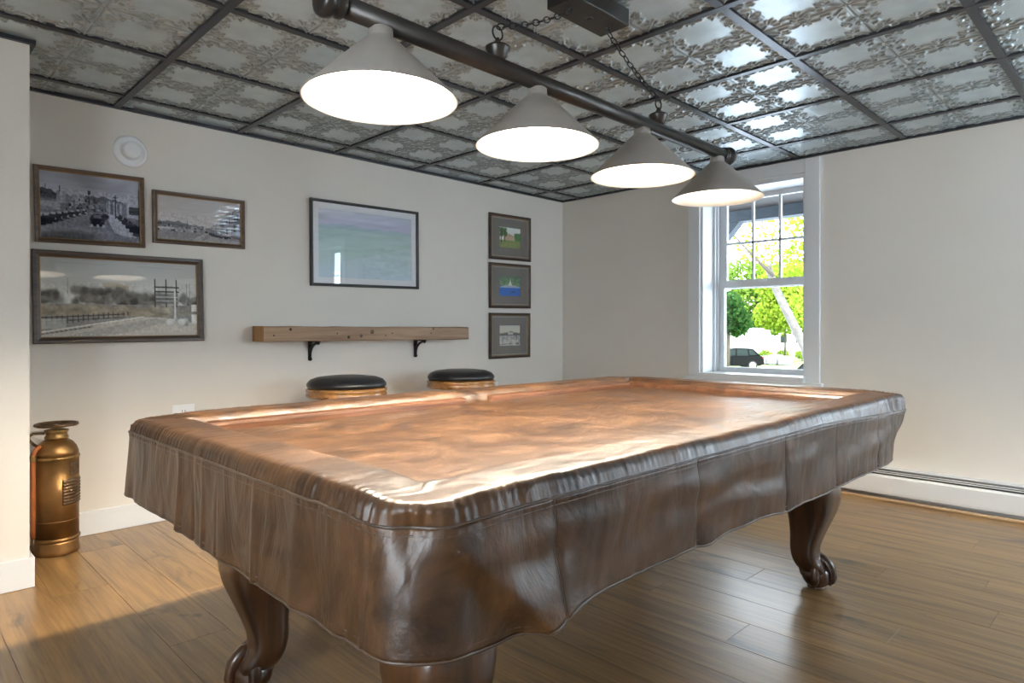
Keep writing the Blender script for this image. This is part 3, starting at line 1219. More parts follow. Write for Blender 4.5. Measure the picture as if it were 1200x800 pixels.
def art_street():
    c = Canvas(190, 126, (.7, .7, .7))
    c.grad(0, .45, (.62, .62, .62), (.80, .80, .80))
    c.noise(4, 5, 1, .18, 0, .42)
    c.hill([(0, .27), (.1, .27), (.17, .33), (.24, .40)], (.14,) * 3, .48, rough=.03)
    c.hill([(.2, .40), (.45, .33), (.6, .32), (.75, .36), (1, .44)], (.25,) * 3, .52, rough=.03, seed=3)
    c.rect(0, .42, 1, 1, (.34,) * 3)
    r = np.random.default_rng(3)
    for k in range(10):
        x = .17 + .028 * k
        c.rect(x, .28 + r.random() * .09, x + .03, .46, (.35 + .4 * r.random(),) * 3)
    for k in range(60):
        x, y = .25 + .5 * r.random(), .36 + .16 * r.random()
        v = r.random() ** 1.4 * .85
        c.rect(x, y, x + .012 + .02 * r.random(), y + .02 + .03 * r.random(), (v,) * 3)
    for k in range(16):
        x = .64 + .023 * k
        c.rect(x, .40 - .05 * r.random(), x + .02, .60, (.2 + .65 * r.random(),) * 3)
    c.poly([(.86, .40), (.92, .30), (1, .34), (1, .62), (.86, .58)], (.72,) * 3)
    for k in range(14):
        c.rect(.87 + .13 * r.random(), .42 + .12 * r.random(), .90 + .1 * r.random(), .50 + .06 * r.random(), (.15,) * 3)
    c.rect(0, .45, .2, .56, (.58,) * 3)
    c.rect(0, .53, .13, .58, (.42,) * 3)
    # road and pavements
    c.poly([(.50, .56), (.60, .56), (.72, 1), (0, 1), (0, .84)], (.42,) * 3)
    c.poly([(0, .86), (.34, .70), (.52, .60), (.58, 1), (0, 1)], (.40,) * 3)
    c.poly([(.62, .55), (.72, .58), (.98, .86), (.9, .92), (.72, .84), (.66, .66)], (.74,) * 3)
    c.ell(.30, .95, .26, .10, (.14,) * 3, .9, .5)
    c.poly([(.55, .86), (1, .90), (1, 1), (.5, 1)], (.34,) * 3, .8)
    # rows of parked cars
    for k in range(8):
        x, y, q = .02 + .058 * k, .72 - .022 * k, 1 - .08 * k
        c.ell(x, y, .055 * q, .085 * q, (.09,) * 3)
        c.rect(x - .03 * q, y - .09 * q, x + .025 * q, y - .045 * q, (.70,) * 3)
        c.ell(x + .035 * q, y + .02, .012, .022, (.78,) * 3)
        c.rect(x - .05 * q, y + .055 * q, x + .05 * q, y + .085 * q, (.05,) * 3)
    for k in range(5):
        x, y, q = .95 - .045 * k, .80 - .05 * k, 1 - .12 * k
        c.ell(x, y, .07 * q, .08 * q, (.07,) * 3)
        c.ell(x - .02, y - .06 * q, .035 * q, .035 * q, (.55,) * 3)
        c.ell(x - .05 * q, y + .03, .012, .02, (.75,) * 3)
    # car in the middle of the road
    c.ell(.555, .66, .075, .085, (.07,) * 3)
    c.rect(.49, .66, .62, .76, (.08,) * 3)
    c.rect(.515, .595, .595, .645, (.32,) * 3)
    for q in (.495, .555, .612):
        c.ell(q, .755, .014, .022, (.80,) * 3)
    c.ell(.63, .61, .04, .045, (.10,) * 3)
    # posts
    c.line(.735, .28, .735, .62, .012, (.10,) * 3)
    c.line(.715, .31, .755, .31, .010, (.10,) * 3)
    c.line(.475, .26, .475, .45, .010, (.12,) * 3)
    c.rect(.465, .25, .487, .30, (.10,) * 3)
    c.line(.07, .21, .07, .30, .008, (.12,) * 3)
    c.line(.2, .22, .2, .30, .008, (.15,) * 3)
    c.rect(.975, .16, 1, .95, (.10,) * 3, .8)
    c.noise(60, 40, 4, .25, .25, 1)
    c.a = np.clip((c.a - .42) * 1.3 + .40, 0, 1)
    c.tint((.006, .009, .024), (.50, .53, .64))
    return c


def art_houses():
    c = Canvas(150, 76, (.80, .80, .80))
    c.grad(0, .62, (.72, .72, .72), (.80, .80, .80))
    c.hill([(0, .58), (.25, .56), (.4, .62), (.6, .66)], (.33,) * 3, .75, rough=.03)
    c.rect(0, .70, 1, 1, (.48,) * 3)
    r = np.random.default_rng(5)
    for k in range(46):
        x, y = .62 * r.random(), .60 + .14 * r.random()
        c.rect(x, y, x + .03, y + .05, (.15 + .6 * r.random() ** 1.5,) * 3)
    for k, (x, t, w) in enumerate(((.62, .56, .07), (.67, .48, .08), (.73, .36, .09), (.79, .24, .12), (.88, .14, .14))):
        c.poly([(x, .82), (x, t + .10), (x + w / 2, t), (x + w, t + .10), (x + w, .88)], (.34 + .08 * (k % 2),) * 3)
        c.poly([(x + .01, t + .12), (x + w / 2, t + .03), (x + w - .01, t + .12)], (.55,) * 3)
        for q in range(3):
            c.rect(x + w * (.15 + .28 * q), t + .18, x + w * (.30 + .28 * q), t + .28, (.10,) * 3)
            c.rect(x + w * (.15 + .28 * q), t + .36, x + w * (.30 + .28 * q), min(t + .55, .85), (.12 + .4 * (q == 1),) * 3)
    c.rect(.62, .60, 1, .63, (.60,) * 3)
    c.poly([(.60, .74), (.75, .82), (.75, .86), (.60, .80)], (.08,) * 3)
    c.ell(.80, .80, .055, .05, (.65,) * 3)
    c.rect(.745, .80, .86, .87, (.12,) * 3)
    c.ell(.77, .86, .012, .03, (.6,) * 3)
    c.ell(.84, .87, .012, .03, (.6,) * 3)
    c.rect(0, .70, .2, .74, (.70,) * 3)
    c.poly([(.42, .92), (.56, .76), (.60, .76), (.48, 1), (.40, 1)], (.66,) * 3, .8)
    c.poly([(.5, 1), (.62, .82), (1, .92), (1, 1)], (.62,) * 3, .8)
    c.line(.35, .52, .35, .70, .012, (.2,) * 3)
    c.noise(60, 36, 3, .18, .4, 1)
    c.a = np.clip((c.a - .6) * 1.45 + .62, 0, 1)
    l = c.a.mean(-1, keepdims=True)
    sky = smoothstep(.62, .45, c.y)[..., None]
    lo, hi = np.array((.035, .035, .055)), np.array((.60, .565, .56))
    c.a = lo * (1 - l) + hi * l
    return c


def art_panorama():
    c = Canvas(240, 126, (.6, .6, .6))
    c.grad(0, .5, (.50, .52, .53), (.60, .61, .60))
    # white hotel and houses among trees
    c.poly([(.14, .56), (.14, .46), (.17, .40), (.20, .46), (.20, .56)], (.74,) * 3)
    c.rect(.16, .26, .165, .46, (.45,) * 3)
    c.poly([(.26, .36), (.34, .34), (.38, .30), (.52, .32), (.54, .42), (.54, .55), (.26, .55)], (.62,) * 3)
    c.poly([(.36, .31), (.45, .30), (.53, .34), (.53, .42), (.40, .42)], (.52, .47, .40))
    r = np.random.default_rng(8)
    for k in range(40):
        c.rect(.27 + .26 * r.random(), .37 + .15 * r.random(), .29 + .25 * r.random() * .05 + .25 * r.random(), .385 + .13 * r.random(), (.45 + .4 * r.random(),) * 3, .5)
    for k in range(230):
        x = r.random()
        if x < .12:
            y, s_ = .46 + .10 * r.random(), .03
        elif x < .20:
            continue
        elif x < .50:
            y, s_ = .40 + .16 * r.random(), .028
        elif x < .72:
            y, s_ = .45 + .14 * r.random(), .03
        else:
            y, s_ = .46 + .10 * r.random(), .022
        v = .10 + .22 * r.random()
        c.ell(x, y, s_ * (.5 + r.random()), .045 * (.5 + r.random()), (v, v * .98, v * .94), .75, .5)
    c.rect(0, .58, 1, 1, (.33,) * 3)
    c.grad(.585, .72, (.30, .29, .28), (.36, .34, .31))
    for k in range(90):
        x, y = r.random() * .8, .60 + .12 * r.random()
        v = .22 + .28 * r.random()
        c.ell(x, y, .03, .03, (v * 1.12, v, v * .82), .5, .6)
    # fence left
    for k in range(18):
        c.line(.01 + .03 * k, .74 - .004 * k, .01 + .03 * k, .86 - .009 * k, .010, (.12,) * 3, .8)
    c.line(0, .75, .5, .70, .010, (.14,) * 3)
    c.line(0, .80, .5, .74, .008, (.14,) * 3)
    c.rect(.0, .76, .15, .88, (.62,) * 3, .55)
    # road sweeping to the right
    c.poly([(0, .94), (.3, .85), (.62, .74), (.70, .735), (1, .80), (1, 1), (0, 1)], (.56, .53, .50))
    c.poly([(.2, .95), (.5, .82), (.70, .75), (.78, .80), (.55, .92), (.3, 1), (.1, 1)], (.44, .42, .41), .8)
    c.line(0, .925, .62, .735, .012, (.76, .74, .70))
    c.line(0, .95, .3, .86, .008, (.20,) * 3)
    # gantry sign, poles and white posts on the right
    for q in (.70, .775, .845):
        c.line(q, .24, q, .60, .010, (.10,) * 3)
    c.line(.70, .34, .86, .34, .014, (.12,) * 3)
    c.line(.70, .40, .86, .40, .012, (.12,) * 3)
    c.rect(.70, .42, .86, .56, (.26,) * 3, .6)
    c.line(.71, .47, .85, .47, .008, (.6,) * 3)
    c.line(.71, .52, .85, .52, .008, (.6,) * 3)
    c.line(.835, .40, .835, .74, .014, (.72,) * 3)
    c.line(.92, .28, .92, .70, .006, (.30,) * 3)
    c.line(.94, .28, .94, .70, .006, (.30,) * 3)
    for k in range(14):
        x = .74 + .22 * r.random()
        c.ell(x, .76 + .07 * r.random(), .02, .03, (.25 + .4 * r.random(),) * 3, .8)
    for q in (.80, .88):
        c.ell(q, .80, .028, .045, (.66,) * 3)
    c.rect(.95, .56, 1, .66, (.74,) * 3)
    c.rect(.95, .70, 1, .82, (.76,) * 3)
    # faint hand-lettered caption strip
    for k in range(44):
        if k % 9 in (3, 8):
            continue
        x = .08 + .0118 * k
        y = .955 + .004 * r.random()
        h_ = .022 if k in (0, 9, 18) else .014
        c.rect(x, y - h_ * .5, x + .004, y + h_ * .5, (.86,) * 3, .7)
        if r.random() > .4:
            c.rect(x, y - h_ * .5 * (1 if r.random() > .5 else -.8), x + .009, y - h_ * .5 + .008, (.86,) * 3, .6)
    c.noise(70, 40, 5, .14, .3, .94)
    c.a = np.clip((c.a - .42) * 1.4 + .42, .02, 1) * np.array((.98, .97, .94)) * .88
    return c


def art_pastel():
    c = Canvas(170, 108, (.5, .58, .6))
    c.grad(0, .24, (.50, .54, .64), (.50, .51, .66))
    c.grad(.24, .55, (.40, .53, .55), (.42, .57, .54))
    c.grad(.55, 1, (.42, .57, .55), (.46, .58, .66))
    c.noise(3, 16, 2, .10, 0, .3)
    c.hill([(0, .24), (.2, .20), (.36, .20), (.5, .24), (.75, .22), (1, .25)], (.36, .47, .55), .30, .7, rough=.03)
    c.hill([(0, .30), (.3, .27), (.6, .29), (1, .28)], (.40, .54, .53), .60, .7, rough=.02, seed=5)
    c.noise(5, 22, 3, .07, .28, .62)
    for k in range(16):
        y = .70 + .02 * k
        c.line(.25, y + .06, 1.0, y - .22 + .006 * k, .010, (.56, .64, .70), .5)
        c.line(.40, y + .03, .95, y - .15, .006, (.34, .47, .54), .5)
    c.noise(18, 30, 7, .08, .5, 1, .45, 1)
    c.line(0, .05, .35, .02, .02, (.66, .67, .74), .6)
    return c


def art_small(kind):
    c = Canvas(64, 48, (.8, .8, .8))
    r = np.random.default_rng(20 + kind)
    if kind == 0:
        c.grad(0, .5, (.80, .84, .84), (.74, .76, .70))
        c.rect(.2, .42, .75, .62, (.55, .40, .28))
        c.poly([(.2, .44), (.45, .30), (.75, .44)], (.50, .32, .24))
        c.rect(0, .62, 1, 1, (.20, .30, .10))
        for k in range(50):
            c.ell(r.random() * .34, .08 + .35 * r.random(), .05, .06, (.05, .09 + .1 * r.random(), .04), .9, .4)
            c.ell(.74 + .24 * r.random(), .30 + .35 * r.random(), .05, .06, (.06, .16 + .12 * r.random(), .06), .9, .4)
            c.ell(r.random(), .66 + .3 * r.random(), .06, .04, (.16 + .25 * r.random(), .30, .10), .5, .4)
        c.line(.10, .2, .10, .8, .03, (.05, .04, .03))
        c.line(.24, .2, .26, .7, .03, (.05, .04, .03))
    elif kind == 1:
        c.grad(0, .5, (.10, .20, .12), (.16, .28, .14))
        c.noise(20, 16, 3, .4, 0, .5)
        c.rect(0, .50, 1, 1, (.03, .16, .56))
        c.hill([(0, .56), (.3, .46), (.5, .44), (.75, .46), (1, .56)], (.50, .56, .62), .58, .8)
        c.poly([(.42, .48), (.52, .18), (.60, .48)], (.75, .78, .80))
        c.line(.52, .14, .52, .5, .02, (.7, .7, .7))
        c.rect(.56, .74, .74, .82, (.03, .04, .07))
        c.noise(30, 30, 4, .12, .58, 1)
    else:
        c.grad(0, .42, (.58, .57, .52), (.64, .62, .54))
        c.hill([(0, .40), (.3, .36), (.55, .30), (.75, .36), (1, .40)], (.14, .14, .13), .52, rough=.06)
        c.rect(.40, .34, .66, .46, (.50, .49, .45))
        c.grad(.50, 1, (.40, .41, .42), (.55, .54, .50))
        c.noise(26, 8, 3, .35, .5, 1)
        c.line(.82, .52, .83, .70, .03, (.08, .08, .08))
        c.line(.05, .92, .6, .88, .03, (.12, .12, .12), .7)
        c.ell(.86, .90, .10, .05, (.10, .10, .10), .8)
    return c


def frame_ring(w, h, fw, prof):
    """mitred moulding around a w x h opening-side outline; prof = [(inset, depth)] in the frame's own plane (x, z), y towards the viewer is negative"""
    rows = []
    for ins, dep in prof:
        x, z = w / 2 - ins, h / 2 - ins
        rows.append([(-x, -dep, -z), (x, -dep, -z), (x, -dep, z), (-x, -dep, z)])
    mb = MB()
    mb.grid(rows, False, True)
    return mb


def print_mesh(cv, w, h):
    nx, nz = cv.w, cv.h
    X, Z = np.meshgrid(np.linspace(-w / 2, w / 2, nx), np.linspace(h / 2, -h / 2, nz))
    P = np.stack([X, np.zeros_like(X), Z], -1).reshape(-1, 3)
    idx = np.arange(nx * nz).reshape(nz, nx)
    F = np.stack([idx[:-1, :-1], idx[1:, :-1], idx[1:, 1:], idx[:-1, 1:]], -1).reshape(-1, 4)
    me = bpy.data.meshes.new('print')
    me.from_pydata(P.tolist(), [], F.tolist())
    at = me.attributes.new('ink', 'FLOAT_COLOR', 'POINT')
    col = np.ones((nx * nz, 4), np.float32)
    col[:, :3] = np.clip(cv.a, 0, 1).reshape(-1, 3)
    at.data.foreach_set('color', col.reshape(-1))
    me.materials.append(M['print'])
    me.update()
    return me


def picture(x0, x1, z0, z1, tilt, fw, fmat, cv, label, mat_w=0., lean=.012, mat_m=None, lip=True, small=False, cat='framed picture'):
    w, h = x1 - x0, z1 - z0
    root = empty('framed_picture', ((x0 + x1) / 2, YW - .003 - abs(math.sin(lean)) * h / 2, (z0 + z1) / 2), rot=(lean, -tilt, 0))
    tag(root, label, cat)
    dep = .022
    fr = frame_ring(w, h, fw, [(0, 0), (0, dep * .8), (fw * .12, dep), (fw * .55, dep * .95), (fw * .8, dep * .72), (fw, dep * .62), (fw, dep * .30)])
    fr.build('frame', fmat, root)
    if lip:
        frame_ring(w, h, fw, [(fw - .0005, dep * .66), (fw - .0005, dep * .70), (fw + .003, dep * .66), (fw + .003, dep * .30)]).build('inner_lip', M['frame_lip'], root)
    MB().box(-w / 2 + .004, w / 2 - .004, -.004, 0, -h / 2 + .004, h / 2 - .004).build('backing', M['frame_black'], root)
    iw, ih = w - 2 * fw, h - 2 * fw
    if mat_w:
        pw, ph = iw - 2 * mat_w, ih - 2 * mat_w
        if small:
            pw, ph = iw * .56, ih * .50
        # mat board with its bevelled opening
        rows = []
        for (a, b, dd) in ((iw / 2 + .003, ih / 2 + .003, .0085), (pw / 2, ph / 2, .0085), (pw / 2, ph / 2, .0062)):
            rows.append([(-a, -dd, -b), (a, -dd, -b), (a, -dd, b), (-a, -dd, b)])
        MB().grid(rows, False, True).build('mat', mat_m, root)
        if small:
            for k in (0, 1):
                q = .010 + .012 * k
                rows = []
                for t_ in (0, .0022):
                    a, b = iw / 2 - q - t_ if k == 0 else pw / 2 + .030 - t_, ih / 2 - q - t_ if k == 0 else ph / 2 + .030 - t_
                    rows.append([(-a, -.0090, -b), (a, -.0090, -b), (a, -.0090, b), (-a, -.0090, b)])
                MB().grid(rows, False, True).build('mat_line', M['mat_line'] if k == 0 else M['frame_lip'], root)
    else:
        pw, ph = iw + .004, ih + .004
    p = link('print', print_mesh(cv, pw + .004, ph + .004), root)
    p.location = (0, -.0060, 0)
    MB().box(-iw / 2 - .0015, iw / 2 + .0015, -.0118, -.0100, -ih / 2 - .0015, ih / 2 + .0015).build('glass', M['pic_glass'], root)
    return root


picture(.560, 1.024, 1.419, 1.778, .024, .020, M['frame_brown'], art_street(), 'blue-toned street photograph with parked cars, in a walnut frame under the round alarm')
picture(1.062, 1.540, 1.460, 1.735, .015, .020, M['frame_brown'], art_houses(), 'small sepia photograph of gabled houses on a street, in a walnut frame')
picture(.552, 1.312, .939, 1.382, .010, .030, M['frame_dark'], art_panorama(), 'large wide photograph of a road, trees and white buildings in a dark frame', lean=-.031)
picture(1.944, 2.760, 1.282, 1.822, .016, .018, M['frame_black'], art_pastel(), 'pale pastel seascape with a white mat in a thin black frame', .038, mat_m=M['mat_white'], lip=False)
picture(3.442, 3.900, 1.560, 1.920, .016, .020, M['frame_dark'], art_small(0), 'grey-matted picture of a house between trees, topmost of the column of three', .1, mat_m=M['mat_grey'], small=True)
picture(3.442, 3.898, 1.177, 1.533, .014, .020, M['frame_dark'], art_small(1), 'grey-matted picture of a bright blue lake, middle of the column of three', .1, mat_m=M['mat_grey'], small=True)
picture(3.444, 3.892, .779, 1.139, .010, .020, M['frame_dark'], art_small(2), 'grey-matted picture of a pale lake shore, lowest of the column of three', .1, mat_m=M['mat_grey'], small=True)


# ------------------------------------------------------------------ beam shelf
def make_shelf():
    x0, x1, y0, y1, z0, z1 = 1.593, 3.111, YW - .150, YW - .002, .936, 1.024
    root = empty('beam_shelf', ((x0 + x1) / 2, YW - .075, z0))
    tag(root, 'rough reclaimed wooden beam shelf on two black iron brackets', 'shelf')
    hx, hy, hz = (x1 - x0) / 2, (y1 - y0) / 2, z1 - z0
    n = 60
    rows = []
    for i in range(n + 1):
        x = -hx + 2 * hx * i / n
        j = lambda s: .0022 * float(vnoise(np.array(x * 9.), np.array(s * 3.), 41)) * 2
        b = .005
        rows.append([(x, -hy + b + j(1), 0 + j(2)), (x, hy, j(3)), (x, hy, hz + j(4)), (x, -hy + b + j(5), hz + j(6)), (x, -hy + j(7), hz - b + j(8)), (x, -hy + j(9), b + j(10))])
    mb = MB().grid(rows, False, True)
    beam = mb.build('beam', M['beam'], root)
    for i, sx in ((0, -1), (n, 1)):
        pts = rows[i]
        MB().add([(p[0] + sx * d_, p[1], p[2]) for d_ in (0, .0015) for p in pts], [tuple(range(6, 12)), tuple(range(5, -1, -1))] + [(k, (k + 1) % 6, 6 + (k + 1) % 6, 6 + k) for k in range(6)]).build('end_grain', M['beam_end'], root)
    for fx, fz in ((-.70, .035), (-.30, .045), (.10, .045), (.42, .045), (.615, .04), (.05, .03)):
        MB().lathe([(.0045, 0), (.0045, .0022), (.0, .0024)], 12, (fx, -hy + .0015, fz), axis='y').build('nail', M['nail'], root)
    for fx, fz, r in ((-.05, .055, .016), (-.13, .03, .011), (-.22, .022, .009), (.44, .075, .010), (-.60, .07, .009)):
        MB().lathe([(r, 0), (r * .8, .0012), (0, .0016)], 14, (fx, -hy + .0015, fz), axis='y').build('knot', M['nail'] if r < .01 else M['frame_brown'], root)
    for bx in (1.945, 2.742):
        c = bx - (x0 + x1) / 2
        yb = YW - root.location.y - .002
        br = MB()
        br.box(c - .010, c + .010, yb - .008, yb, -.120, -.001, .002)
        br.tube([(c, yb - .010, -.020), (c, yb - .010, -.105)], [.012, .008], 8)
        br.sphere((c, yb - .012, -.112), .012, 10, 8)
        br.sphere((c, yb - .012, -.014), .013, 10, 8)
        pts = []
        for q in range(13):
            a = PI / 2 * q / 12
            pts.append((c, yb - .012 - .098 * (1 - math.cos(a)), -.092 + .080 * math.sin(a)))
        br.tube(pts, [.008] * 13, 8)
        br.box(c - .009, c + .009, yb - .125, yb - .005, -.008, -.001, .001)
        br.sphere((c, yb - .112, -.014), .010, 10, 8)
        br.build('bracket', M['black_iron'], root)
    return root


make_shelf()


# ------------------------------------------------------------------ stools
def make_stool():
    root = empty('bar_stool', (0, 0, 0))
    MB().lathe([(.0, .741), (.10, .739), (.17, .731), (.205, .718), (.222, .700), (.226, .688), (.222, .678), (.214, .672), (.0, .672)], 48).build('cushion', M['black_leather'], root)
    MB().lathe([(.0, .672), (.218, .672), (.229, .666), (.231, .655), (.224, .648), (.229, .640), (.230, .628), (.222, .618), (.0, .618)], 48).build('seat_ring', M['stool_wood'], root)
    MB().lathe([(.13, .617), (.13, .590), (.0, .590)], 32).build('swivel_plate', M['black_iron'], root)
    MB().box(-.15, .15, -.15, .15, .545, .589, .01).build('leg_block', M['stool_wood'], root)
    for sx in (-1, 1):
        for sy in (-1, 1):
            MB().tube([(sx * .12, sy * .12, .56), (sx * .15, sy * .15, .28), (sx * .175, sy * .175, .001)], [.024, .021, .017], 12).build('leg', M['stool_wood'], root)
    ring = [(.215 * math.cos(2 * PI * k / 40), .215 * math.sin(2 * PI * k / 40), .22) for k in range(40)]
    MB().tube(ring, .010, 8, True).build('foot_ring', M['dark_brass'], root)
    return root


st1 = make_stool()
st1.location = (1.985, 3.36, 0)
tag(st1, 'round black-cushioned bar stool behind the cover, nearer the fire extinguisher', 'bar stool', 'bar stools under the beam shelf')
st2 = copy_tree(st1)
st2.location = (2.85, 3.36, 0)
tag(st2, 'round black-cushioned bar stool behind the cover, nearer the three small pictures', 'bar stool', 'bar stools under the beam shelf')


# ------------------------------------------------------------------ fire extinguisher
def make_ext():
    root = empty('fire_extinguisher', (.617, 3.545, 0), math.radians(-8))
    tag(root, 'old copper and brass fire extinguisher standing on the floor', 'extinguisher')
    r = .086
    MB().lathe([(.0, .001), (.085, .001), (.089, .006), (.088, .020), (.084, .050), (.084, .062), (.0, .062)], 48).build('base', M['copper'], root)
    MB().lathe([(.085, .060), (.091, .064), (.092, .072), (.088, .077), (.084, .079)], 48).build('base_band', M['copper'], root)
    MB().lathe([(r, .076), (r, .425)], 48).build('body', M['copper'], root)
    MB().lathe([(r, .424), (r + .004, .428), (r + .004, .434), (r, .438)], 48).build('shoulder_band', M['brass'], root)
    MB().lathe([(r, .437), (.084, .455), (.076, .478), (.062, .497), (.046, .508), (.036, .512)], 48).build('shoulder', M['copper'], root)
    MB().lathe([(.036, .510), (.046, .514), (.046, .524), (.041, .528), (.041, .540), (.047, .544), (.047, .552), (.030, .556), (.012, .560), (.012, .574), (0, .574)], 36).build('neck', M['brass'], root)
    wh = MB()
    wh.tube([(.078 * math.cos(2 * PI * k / 40), .078 * math.sin(2 * PI * k / 40), .576) for k in range(40)], .0075, 8, True)
    for a in (20, 140, 260):
        a = math.radians(a)
        wh.tube([(.008 * math.cos(a), .008 * math.sin(a), .570), (.076 * math.cos(a), .076 * math.sin(a), .576)], .006, 8)
    wh.build('cap_wheel', M['dark_brass'], root)
    # carrying handle on the left
    hd = [(-.070, -.030, .485), (-.086, -.036, .500), (-.100, -.042, .520), (-.100, -.042, .536), (-.085, -.036, .545), (-.045, -.019, .541)]
    MB().tube(hd, .006, 8).build('handle', M['dark_brass'], root)
    # hose
    an = math.radians(212)
    hx, hy = math.cos(an), math.sin(an)
    pts = [(hx * .070, hy * .070, .486), (hx * .088, hy * .088, .478), (hx * .100, hy * .100, .455), (hx * .101, hy * .101, .40), (hx * .101, hy * .101, .25), (hx * .101, hy * .101, .090)]
    MB().tube(pts, .0095, 10).build('hose', M['rubber_hose'], root)
    MB().lathe([(.012, .425), (.0125, .428), (.0125, .448), (.011, .452)], 14, (hx * .1005, hy * .1005, 0)).build('hose_collar', M['brass'], root)
    MB().tube([(hx * .101, hy * .101, .092), (hx * .102, hy * .102, .020)], [.007, .004], 8).build('nozzle', M['dark_brass'], root)

    # pressed label plates curved round the body
    def plate(a0, a1, z0, z1, relief, nm, mat, seed):
        na, nz = 40, 34
        A = np.linspace(math.radians(a0), math.radians(a1), na)
        Zs = np.linspace(z0, z1, nz)
        rows = []
        rg = np.random.default_rng(seed)
        for j, z in enumerate(Zs):
            row = []
            for i, a in enumerate(A):
                edge = min(i, na - 1 - i, j, nz - 1 - j)
                rr = r + .0008 + (.0022 if edge > 0 else 0)
                if edge > 1 and (j % 4 in (1, 2)):
                    rr += relief * rg.random()
                row.append((rr * math.cos(a), rr * math.sin(a), z))
            rows.append(row)
        MB().grid(rows, True).build(nm, mat, root)
    plate(-78, -8, .222, .338, .004, 'label_plate', M['dark_brass'], 4)
    plate(-57, -22, .352, .412, .003, 'maker_plate', M['dark_brass'], 5)
    MB().lathe([(r, .150), (r + .0015, .152), (r, .154)], 48, caps=False).build('body_seam', M['copper'], root)
    return root


make_ext()


# ------------------------------------------------------------------ wall alarm, outlets, heater
def make_alarm():
    root = empty('smoke_alarm', (.962, YW - .001, 1.910))
    tag(root, 'round white smoke alarm on the wall above the street photograph', 'alarm')
    MB().lathe([(.0, 0), (.078, 0), (.079, .006), (.074, .012), (.066, .014), (.060, .010), (.050, .010), (.046, .014), (.0, .014)], 48, axis='y').build('base', M['white_plastic'], root)
    MB().lathe([(.046, .013), (.043, .020), (.041, .046), (.037, .050), (.0, .0505)], 40, axis='y').build('dome', M['white_plastic'], root)
    MB().lathe([(.060, .0095), (.061, .0108), (.062, .0095)], 40, axis='y', caps=False).build('groove', M['white_plastic'], root)
    return root


make_alarm()


def make_outlet(x, zt, w, label):
    root = empty('power_outlet', (x, YW - .0005, zt - .058))
    tag(root, label, 'outlet', 'wall outlets on the picture wall')
    MB().box(-w / 2, w / 2, -.006, 0, -.058, .058, .002).build('cover_plate', M['white_plastic'], root)
    for s_ in (-1, 1):
        so = MB().box(-.017, .017, -.0085, -.006, s_ * .022 - .014, s_ * .022 + .014, .001).build('socket', M['white_plastic'], root)
        for q in (-.007, .007):
            MB().box(q - .0015, q + .0015, -.0088, -.0080, s_ * .022 - .004, s_ * .022 + .006).build('slot', M['dark_slot'], so)
    return root


make_outlet(1.216, .603, .112, 'white outlet plate just above the cover edge, left of the stools')
make_outlet(3.508, .596, .072, 'white outlet plate just right of the far bar stool')


def make_heater():
    y0, y1 = YR + .02, 3.0
    root = empty('baseboard_heater', (XW, (y0 + y1) / 2, 0))
    tag(root, 'long white baseboard heater along the wall under the window', 'heater')
    h = (y1 - y0) / 2
    MB().box(-.008, -.001, -h, h, .012, .190).build('back_plate', M['heater'], root)
    # front panel bowed slightly
    prof = [(-.052, .030), (-.060, .036), (-.062, .050), (-.062, .135), (-.058, .146), (-.050, .148)]
    rows = [[(p[0], -h, p[1]), (p[0], h, p[1])] for p in prof]
    fp = MB().grid(rows, False)
    fp.build('front_panel', M['heater'], root)
    MB().box(-.060, -.008, -h, h, .184, .190, .001).build('top_cover', M['heater'], root)
    MB().box(-.058, -.052, -h, h, .158, .163).build('damper', M['heater'], root)
    MB().box(-.056, -.050, -h, h, .168, .174).build('damper', M['heater'], root)
    MB().box(-.046, -.008, -h + .01, h - .01, .050, .168).build('fin_element', M['dark_slot'], root)
    for e in (-h, h - .012):
        MB().box(-.064, -.001, e - .001, e + .013, .010, .191, .002).build('end_cap', M['heater'], root)
    return root


make_heater()
struct(MB().box(XW - .083, XW - .066, YR + .02, 3.0, .0005, .018, .005).build('trim_1', M['shoe']), 'oak shoe moulding on the floor in front of the heater')

# ------------------------------------------------------------------ outdoors
M['grass'] = plain('lawn_grass', (.10, .17, .03), .9, noise=.35, scale=1.5)
M['gravel'] = plain('pale_gravel', (.38, .41, .45), .9, noise=.12, scale=4)
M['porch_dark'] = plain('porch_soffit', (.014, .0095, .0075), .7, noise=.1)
M['porch_beam'] = plain('porch_beam_paint', (.018, .029, .042), .6, noise=.06)
M['bark'] = plain('pale_bark', (.085, .075, .066), .9, noise=.25, scale=6, bump=.4, bscale=12)
M['bark_dark'] = plain('dark_bark', (.06, .045, .035), .9, noise=.3, scale=6)
M['leaf_lime'] = leaf_mat('lime_leaves', (.12, .20, .012), (.30, .38, .05))
M['leaf_mid'] = leaf_mat('mid_leaves', (.07, .15, .02), (.20, .29, .05))
M['leaf_dark'] = leaf_mat('dark_leaves', (.012, .045, .010), (.045, .10, .025))
M['siding'] = plain('white_siding', (.55, .56, .57), .6, noise=.02)
M['roof'] = plain('pale_roof', (.55, .56, .57), .8, noise=.1)
M['stone'] = plain('pale_stone', (.22, .22, .22), .9, noise=.2, scale=3)
M['car_paint'] = plain('black_car_paint', (.004, .004, .0045), .5, noise=.02, spec=.08)
M['car_glass'] = plain('tinted_car_glass', (.008, .015, .015), .3, noise=.05, spec=.2)
M['tyre'] = plain('tyre_rubber', (.015, .015, .015), .8)
M['alloy'] = plain('alloy_wheel', (.30, .31, .32), .45, metal=.3)
M['tail_light'] = plain('red_tail_light', (.45, .03, .015), .25)
M['wire'] = plain('utility_wire', (.05, .05, .05), .7)

GZ = -2.0
th = math.radians(45.24)
FW = (math.cos(th), math.sin(th))
RT = (math.sin(th), -math.cos(th))


